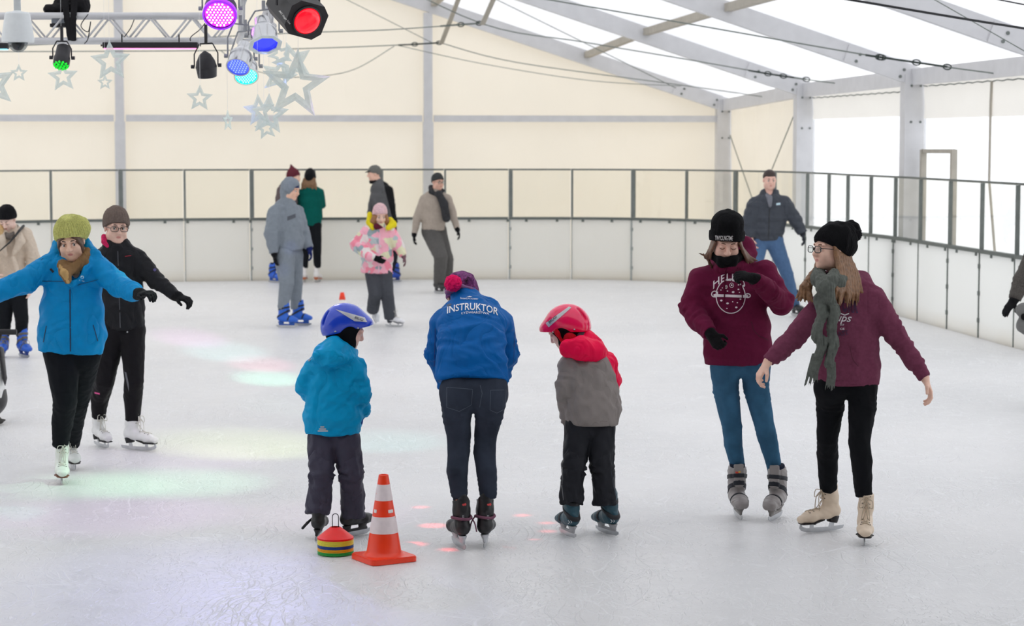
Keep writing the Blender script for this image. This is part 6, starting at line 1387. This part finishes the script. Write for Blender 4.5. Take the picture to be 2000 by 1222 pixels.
lamp('stage_lamp', 'black egg-shaped stage lamp hanging under the end of the pink light bar', P(405, 150, 15.6), (.06, .25, -.97), .075, .19, LBK, None, 0, kind='egg', up=.16)
o, R = lamp('led_lamp', 'small black LED lamp with green bulbs hanging below the truss', P(119, 128, 15.8), (-.03, -.55, -.84), .06, .165, LBK, None, 0, kind='can', up=.12)
for i in range(19):
    if i == 0: a = b = 0
    elif i < 7: a, b = .026*math.cos(i*1.047), .026*math.sin(i*1.047)
    else: a, b = .047*math.cos(i*.5236), .047*math.sin(i*.5236)
    mb = MB(); mb.lathe([(.0105, .0), (.0095, .008), (.006, .013), (1e-6, .015)], R@A3(a, b, .004-math.hypot(a, b)*.2), R, 10); mb.build('bulb', emis('bulb_green', (10, 190, 40), .75), o, True)
# red effect light
c = P(600, 41, 12.4); z = nrm((.42, -.80, -.42)); x = nrm(np.cross(A3(.25, 0, 1), z)); R = np.stack([x, np.cross(z, x), z], 1)
t = thing('effect_light', 'black angular effect light with glowing red lens and white lettering', 'stage lamp', c)
w, h_ = .12, .105; k = .045; pl = [(-w+k, -h_), (w-k, -h_), (w, -h_+k), (w, h_-k), (w-k, h_), (-w+k, h_), (-w, h_-k), (-w, -h_+k)]
mb = MB(); mb.prism(pl, .16, -z*.17, R); hs = mb.build('housing', mat('effect_black', (38, 36, 37), .5, var=.1), t)
mb = MB(); mb.lathe([(.086, -.012), (.088, .0), (.08, .004)], R=R, n=36, closed=True); mb.build('lens_ring', LBK, t, True)
mb = MB(); mb.lathe([(.08, .0), (.07, .012), (.045, .022), (1e-6, .028)], R=R, n=36); mb.build('lens', mat('lens_red', (235, 20, 40), .15, emit=(255, 14, 34), estr=.75, var=.25, scale=14, coat=.6), t, True)
mb = MB(); mb.tube([c*0+R@A3(-w-.02, 0, -.15), R@A3(-w-.02, 0, -.15)+A3(0, 0, .22), R@A3(w+.02, 0, -.15)+A3(0, 0, .22), R@A3(w+.02, 0, -.15)], .008, 6); mb.build('yoke', LBK, t)
LW = mat('lettering_pale', (215, 214, 210), .6)
decal('lettering', *text_px('IMG Stage Line', 556, 34, 33, None, 51, shear=.2), hs, LW, hs, .002, c)
# light bars, boxes on the truss
def bar(label, p0, p1, glow):
    c = (p0+p1)/2; o = thing('light_bar', label, 'light bar', c); L2 = np.linalg.norm(p1-p0)/2
    mb = MB(); mb.box((0, 0, 0), (L2, .03, .024), bev=.006); mb.build('housing', LBK, o)
    mb = MB(); mb.box((0, -.004, -.026), (L2*.97, .022, .004)); mb.build('led_strip', emis('strip_%d_%d_%d' % glow, glow, 1.2), o)
    for q in (-1, 1): mb = MB(); mb.tube([A3(q*L2, 0, 0), A3(q*(L2+.018), 0, 0)], .004, 6); mb.lathe([(.009, 0), (.009, .006)], A3(q*(L2+.015), 0, 0), np.stack([A3(0, 1, 0), A3(0, 0, 1), A3(1, 0, 0)], 1), 8); mb.build('knob', LBK, o)
    for q in (-.6, .6): mb = MB(); mb.tube([A3(q*L2, 0, .024), A3(q*L2, 0, .085)], .006, 6); mb.build('hanger', LBK, o)
bar('long black light bar with pink glow hanging under the truss', P(201, 88, 16.9), P(387, 89, 16.9), (255, 130, 190))
bar('black light bar with pale blue glow at the far left under the truss', P(-110, 90, 16.9), P(17, 90, 16.9), (130, 215, 255))
t = thing('equipment_case', 'black equipment case with draped straps sitting on the truss', 'equipment case', P(127, 24, TY+.1))
body_from('case', [seg((-.13, 0, .02), (.14, 0, .05), (.1, .035), (.1, .06), A3(0, 1, 0), k=.02), seg((-.02, 0, .07), (.12, 0, .12), .06, .07, k=.03)], .01, fab('case_black', (36, 35, 37)), t, disp=cloth(5, .008, .1))
for a, b in (((.02, -.1, .1), (.07, -.13, -.22)), ((.1, -.1, .1), (.085, -.13, -.225))):
    m_ = (np.array(a)+np.array(b))/2+A3(.0, -.03, 0); body_from('strap', tube([(np.array(a), (.03, .008)), (m_, (.026, .008)), (np.array(b), (.03, .008))], .01, e1=A3(1, 0, 0)), .008, fab('case_black', (36, 35, 37)), t)
t = thing('control_box', 'flat black control box fixed inside the lighting truss', 'control box', P(120, 50, TY+.1))
mb = MB(); mb.box((0, 0, .035), (.07, .05, .025), bev=.008); mb.build('lid', mat('box_grey', (150, 156, 166), .5), t); mb = MB(); mb.box((0, 0, 0), (.08, .06, .014), bev=.004); mb.build('tray', LBK, t)
# dome camera on a white pole
c = P(35, 82, 14.6)
t = thing('dome_camera', 'white dome surveillance camera hanging on a white pole at top left', 'camera', c)
WM = mat('camera_white', (226, 230, 230), .35, var=.03)
mb = MB(); mb.lathe([(.02, .5), (.02, .215), (.03, .205), (.072, .2), (.084, .188), (.108, .03), (.109, .0), (.104, -.004), (.07, -.004), (1e-6, -.002)], n=40); mb.build('housing', WM, t, 'auto')
l_ = np.dot(c-CORN, LX); mb = MB(); mb.lathe([(.024, .2), (.024, 2.88+.27+SL*min(-l_, 2*SPAN+l_)-c[2])], n=20); mb.build('pole', WM, t, True)
mb = MB(); mb.lathe([(.066, -.004)]+[(.066*math.cos(a), -.004-.066*math.sin(a)) for a in np.linspace(.1, math.pi/2, 9)], n=36); mb.build('dome', glass('dome_clear', .7, .05, (200, 205, 208)), t, True)
mb = MB(); mb.lathe([(.045*math.cos(a)+1e-6, -.008-.05*math.sin(a)) for a in np.linspace(0, math.pi/2, 8)], n=24); mb.build('lens_block', mat('camera_core', (40, 42, 42), .3), t, True)
# hanging stars
STM = bpy.data.materials.new('star_pearl'); nt, out = nodes_of(STM); N = nt.nodes.new
a_ = N('ShaderNodeBsdfTransparent'); b_2 = N('ShaderNodeBsdfPrincipled'); b_2.inputs['Base Color'].default_value = lin((238, 248, 243))+(1,); b_2.inputs['Roughness'].default_value = .25; b_2.inputs['Transmission Weight'].default_value = 0
lw = N('ShaderNodeTexNoise'); lw.inputs['Scale'].default_value = 18; lw.inputs['Detail'].default_value = 4; tc = N('ShaderNodeTexCoord'); nt.links.new(tc.outputs['Object'], lw.inputs[0])
mr = N('ShaderNodeMapRange'); mr.inputs['To Min'].default_value = .35; mr.inputs['To Max'].default_value = .8; nt.links.new(lw.outputs['Fac'], mr.inputs[0])
mx = N('ShaderNodeMixShader'); nt.links.new(mr.outputs[0], mx.inputs[0]); nt.links.new(a_.outputs[0], mx.inputs[1]); nt.links.new(b_2.outputs[0], mx.inputs[2]); nt.links.new(mx.outputs[0], out.inputs[0])
THR = mat('thread_white', (235, 235, 235), .6)
def star(label, px, py, rpx, Y, rot=0, yaw=0, inner=.47, hole=.48):
    c = P(px, py, Y); r = rpx*mpp(c); R = np.array(Matrix.Rotation(math.radians(yaw), 3, 'Z'))@np.array([[1, 0, 0], [0, 0, -1], [0, 1, 0]], float)
    pts = []
    for k in range(10):
        a = math.pi/2+k*math.pi/5+math.radians(rot); q = r if k % 2 == 0 else r*inner; pts.append((q*math.cos(a), q*math.sin(a)))
    o = thing('hanging_star', label, 'star ornament', c, 0, 'translucent stars hanging under the lamps')
    V = []; Q = []; t_ = .003
    for z_ in (-t_, t_):
        V += [R@A3(x_, y_, z_) for x_, y_ in pts]+[R@A3(x_*hole, y_*hole, z_) for x_, y_ in pts]
    V += [R@A3(x_*.78, y_*.78, s_*.012*r/.2) for s_ in (-1, 1) for x_, y_ in pts]
    for i in range(10):
        j = (i+1) % 10
        Q += [(i, 40+i, 40+j, j), (40+i, 10+i, 10+j, 40+j), (20+i, 20+j, 50+j, 50+i), (50+i, 50+j, 30+j, 30+i), (i, j, 20+j, 20+i), (10+i, 30+i, 30+j, 10+j)]
    mesh('star', V, Q, STM, o, False)
    tp = R@A3(*pts[0], 0); mb = MB(); mb.tube([tp, A3(tp[0], tp[1], max(tp[2]+.1, 3.35-c[2]))], .0009, 4); mb.build('thread', THR, o)
star('large star cut off by the left edge below the dome camera', -16, 165, 50, 13.6, 12)
star('tiny pale star just right of the star at the left edge', 37, 143, 18, 15.5)
star('pale star directly beneath the green-bulbed lamp', 123, 150, 31, 16.2, 4)
star('star with folded faces right of the green-bulbed lamp', 216, 120, 41, 14.6, 3)
star('tiny lilac star under the star right of the green-bulbed lamp', 205, 161, 16, 16.4)
star('star alone under the black egg-shaped lamp', 390, 192, 27, 15.2, -2)
star('narrow star turned nearly edge-on left of the star cluster', 445, 236, 21, 15, 2, 68)
star('largest star of the cluster at the right, pale green', 578, 166, 72, 12.8, -4, 20, .42)
star('star of the cluster tilted behind the largest one at upper right', 572, 122, 42, 14.5, 18)
star('star at the left of the cluster behind the largest star', 545, 148, 38, 15.2, -14)
star('small star at the top of the cluster beside the silver lamp frame', 548, 107, 26, 14.8, 25)
star('mint star at the bottom of the cluster, left one of the two', 506, 216, 33, 13.8, 4)
star('pale blue star at the bottom of the cluster, right one of the two', 524, 224, 42, 14.2, -3)
star('white star lowest in the cluster peeking out beneath two others', 520, 250, 24, 15.4, 10)
# cables and tie wires
C = lambda *q: [P(*a) for a in q]
cable('black cable crossing the right-hand roof slope at the top right corner', C((1380, -48, 17.5), (1830, 28, 17.9), (2010, 57, 18.2)), .011, M_CABD)
cable('thin dark wire in the extreme top right corner', C((1740, -42, 17.5), (2010, 11, 17.5)), .006, M_CABD)
cable('thin wire slanting steeply down across the top right canvas', C((1690, -78, 20), (2010, 105, 20)), .005)
cable('long tie cable with turnbuckles across the roof to the right edge', C((860, -37, 26), (1330, 44, 25.5), (1690, 107, 25), (1850, 131, 24.5), (2010, 152, 24)), .009)
cable('long tie cable below it, running from the upright hanger bars to the second post', C((700, -70, 31), (941, 46, 31), (1140, 82, 31), (1330, 114, 31), (1560, 153, 30.5), (1760, 177, 30)), .009)
cable('tie cable from the left hanger bar to the corner eave', C((862, 84, 35), (1010, 122, 35), (1330, 166, 35), (1540, 196, 34)), .008)
cable('lower sagging tie cable beneath the left hanger bar', C((775, 88, 35), (940, 124, 35), (1150, 157, 35), (1330, 168, 35)), .006)
cable('double tie cable running from the truss to the right hanger bar', C((-40, 92, 29.5), (300, 78, 29.8), (585, 64, 30), (760, 58, 30.5), (941, 45, 31)), .008)
cable('tie cable running from behind the lamps to the left hanger bar', C((-10, 101, 33), (390, 99, 34), (620, 94, 34.5), (775, 88, 35), (862, 83, 35)), .009)
cable('slack cable drooping below the tie cable right of the stars', C((430, 98, 33.2), (480, 132, 33), (560, 150, 33), (640, 147, 33.5), (700, 132, 34), (770, 90, 34.8)), .006)
cable('thin diagonal wire on the end canvas from top centre to the roof post', C((560, -60, 35), (845, 84, 35)), .006)
cable('thin diagonal wire falling across the far roof slope', C((880, -45, 31), (1110, 68, 32), (1320, 172, 33)), .006)
for lab, a, b in (('left hanger bar dropping from the roof, grey', (914, -50, 33), (862, 85, 35)), ('right hanger bar dropping from the roof, grey', (988, -56, 30), (942, 48, 31))):
    a, b = P(*a), P(*b); o = tbox('hanger_bar', a, b, .07, .02, ALUD); tag(o, lab, 'hanger bar')
TB = mat('turnbuckle_dark', (52, 62, 58), .45, metal=.4)
for lab, pts in (('turnbuckle on the long tie cable under the third rafter', [(1691, 107.5, 24.98), (1718, 111.5, 24.9), (1722, 112, 24.9), (1790, 122, 24.7), (1850, 130.5, 24.5)]), ('turnbuckle on the tie cable under the second rafter', [(1462, 137.5, 30.7), (1500, 144, 30.6), (1530, 148.5, 30.55), (1575, 155, 30.5)]), ('turnbuckle on the tie cable left of the left hanger bar', [(778, 88, 35), (810, 86.5, 35), (858, 83.5, 35)]), ('turnbuckle on the double tie cable left of the right hanger bar', [(860, 51, 30.8), (900, 48, 30.9), (936, 45.5, 31)])):
    q = C(*pts); o = thing('turnbuckle', lab, 'turnbuckle', q[0]); mb = MB()
    for i in range(len(q)-1): mb.tube([q[i]-q[0], q[i+1]-q[0]], .014, 6)
    mb.build('rod', TB, o)
    for k in range(1, len(q)):
        d_ = nrm(q[k]-q[k-1]); x_, y_, _ = frame_of(d_); mb = MB(); mb.tube([q[k]-q[0]+d_*.05*math.cos(a)+y_*.03*math.sin(a) for a in np.linspace(0, 2*math.pi, 13)[:-1]], .008, 5, closed=True); mb.build('ring', TB, o)
for i, pts in enumerate((((172, 28, 16.9), (158, 50, 16.8), (172, 62, 16.8), (177, 42, 16.8), (172, 75, 16.8), (165, 85, 16.8)), ((262, 38, 16.95), (255, 55, 16.9), (243, 72, 16.9)), ((400, 46, 15), (390, 58, 16), (373, 72, 16.8), (372, 80, 16.9)))):
    cable(('black cable looped on the truss beside the equipment case', 'short black cable hanging in the middle of the truss', 'black cable from the magenta lamp to the pink light bar')[i], C(*pts), .004, M_CABD)
# ------------------------------------------------------------------ camera, light
cd = bpy.data.cameras.new('camera'); cam = bpy.data.objects.new('camera', cd); COL.objects.link(cam)
cd.sensor_width = 36; cd.lens = 36*F/2000; cam.location = (0, 0, HC); cam.rotation_euler = (math.pi/2-TH, 0, 0); cd.clip_end = 500
cd.dof.use_dof = True; cd.dof.focus_distance = 11.9; cd.dof.aperture_fstop = 4.6
SC.camera = cam
W = bpy.data.worlds.new('overcast'); SC.world = W; W.use_nodes = True; nt = W.node_tree; nt.nodes.clear()
o = nt.nodes.new('ShaderNodeOutputWorld'); b = nt.nodes.new('ShaderNodeBackground'); b.inputs[0].default_value = (.97, .98, 1.0, 1); b.inputs[1].default_value = 1.0
nt.links.new(b.outputs[0], o.inputs[0])
def spot(name, src, tgt, col, power, ang, blend=.6, rad=.04):
    l = bpy.data.lights.new(name, 'SPOT'); l.color = col; l.energy = power; l.spot_size = math.radians(ang); l.spot_blend = blend; l.shadow_soft_size = rad
    ob = bpy.data.objects.new(name, l); COL.objects.link(ob); ob.location = tuple(src)
    ob.rotation_euler = Vector(np.asarray(tgt)-np.asarray(src)).to_track_quat('-Z', 'Y').to_euler(); return ob
SRC = {'k': (-.2, 13.0, 3.5), 'l': (-.5, 13.2, 3.5), 'm': P(429, 34, 14.1), 'b': P(466, 136, 14.3), 's': P(519, 92, 13.9), 'c': P(482, 155, 14.8), 'g': P(119, 134, 15.7), 'r': P(606, 46, 12.2)}
def ice_spot(src, px, py, col, power, ang, blend=.9): spot('light_beam', SRC[src], G(px, py), col, power, ang, blend)
for a_ in (('k', 370, 660, (1, .2, .95), 2200, 4.6), ('l', 440, 687, (.35, 1, .95), 1700, 6), ('k', 510, 711, (1, .2, .35), 1700, 5), ('l', 525, 739, (.25, 1, .65), 1500, 6), ('k', 480, 868, (.8, 1, .3), 210, 21), ('k', 745, 862, (.25, 1, .85), 110, 16),
           ('l', 330, 943, (.45, 1, .6), 150, 22), ('l', 170, 950, (.5, 1, .6), 120, 18), ('l', 230, 1005, (.85, .3, 1), 70, 24), ('k', 340, 893, (.85, .4, 1), 60, 20), ('b', 330, 1190, (.3, .3, 1), 85, 34), ('s', 560, 1200, (.3, .3, 1), 60, 30), ('k', 640, 1005, (1, .4, .8), 32, 22), ('l', 600, 790, (.3, 1, .7), 50, 14)): ice_spot(*a_)
for px, py, w_ in ((876, 1073, 1.7), (846, 1026, 3.0), (822, 990, 1.6), (1044, 1055, 1.5), (1070, 1037, 1.3), (1068, 1021, 1.3), (1020, 1006, 1.5), (990, 1069, 1.0), (808, 1062, 2.6)): ice_spot('r', px, py, (1, .05, .06), 420, w_, .6)
for src, q, col, pw, an in (('s', (563, 352, 25), (.1, .2, 1), 900, .7), ('b', (575, 347, 25), (.1, .2, 1), 900, .5), ('s', (567, 474, 24.8), (.1, .2, 1), 1300, .6), ('b', (552, 520, 24.9), (.1, .2, 1), 800, .8), ('s', (729, 402, 25), (.15, .25, 1), 900, .5), ('b', (742, 395, 25), (.2, .25, 1), 900, .4), ('r', (1537, 632, 11.8), (1, .04, .05), 260, 1.2), ('c', (250, 560, 13.6), (.1, 1, .6), 45, 9)): spot('light_beam', SRC[src], P(*q), col, pw, an, .5)
vs = SC.view_settings; SC.display_settings.display_device = 'sRGB'; vs.view_transform = 'Standard'; vs.look = 'None'; vs.gamma = 1; vs.use_curve_mapping = False
vs.exposure = .54
SC.cycles.max_bounces = 8; SC.cycles.diffuse_bounces = 5; SC.cycles.glossy_bounces = 3; SC.cycles.transparent_max_bounces = 16; SC.cycles.use_adaptive_sampling = True; SC.cycles.adaptive_threshold = .06; SC.cycles.use_denoising = True
SC.cycles.sample_clamp_indirect = 8
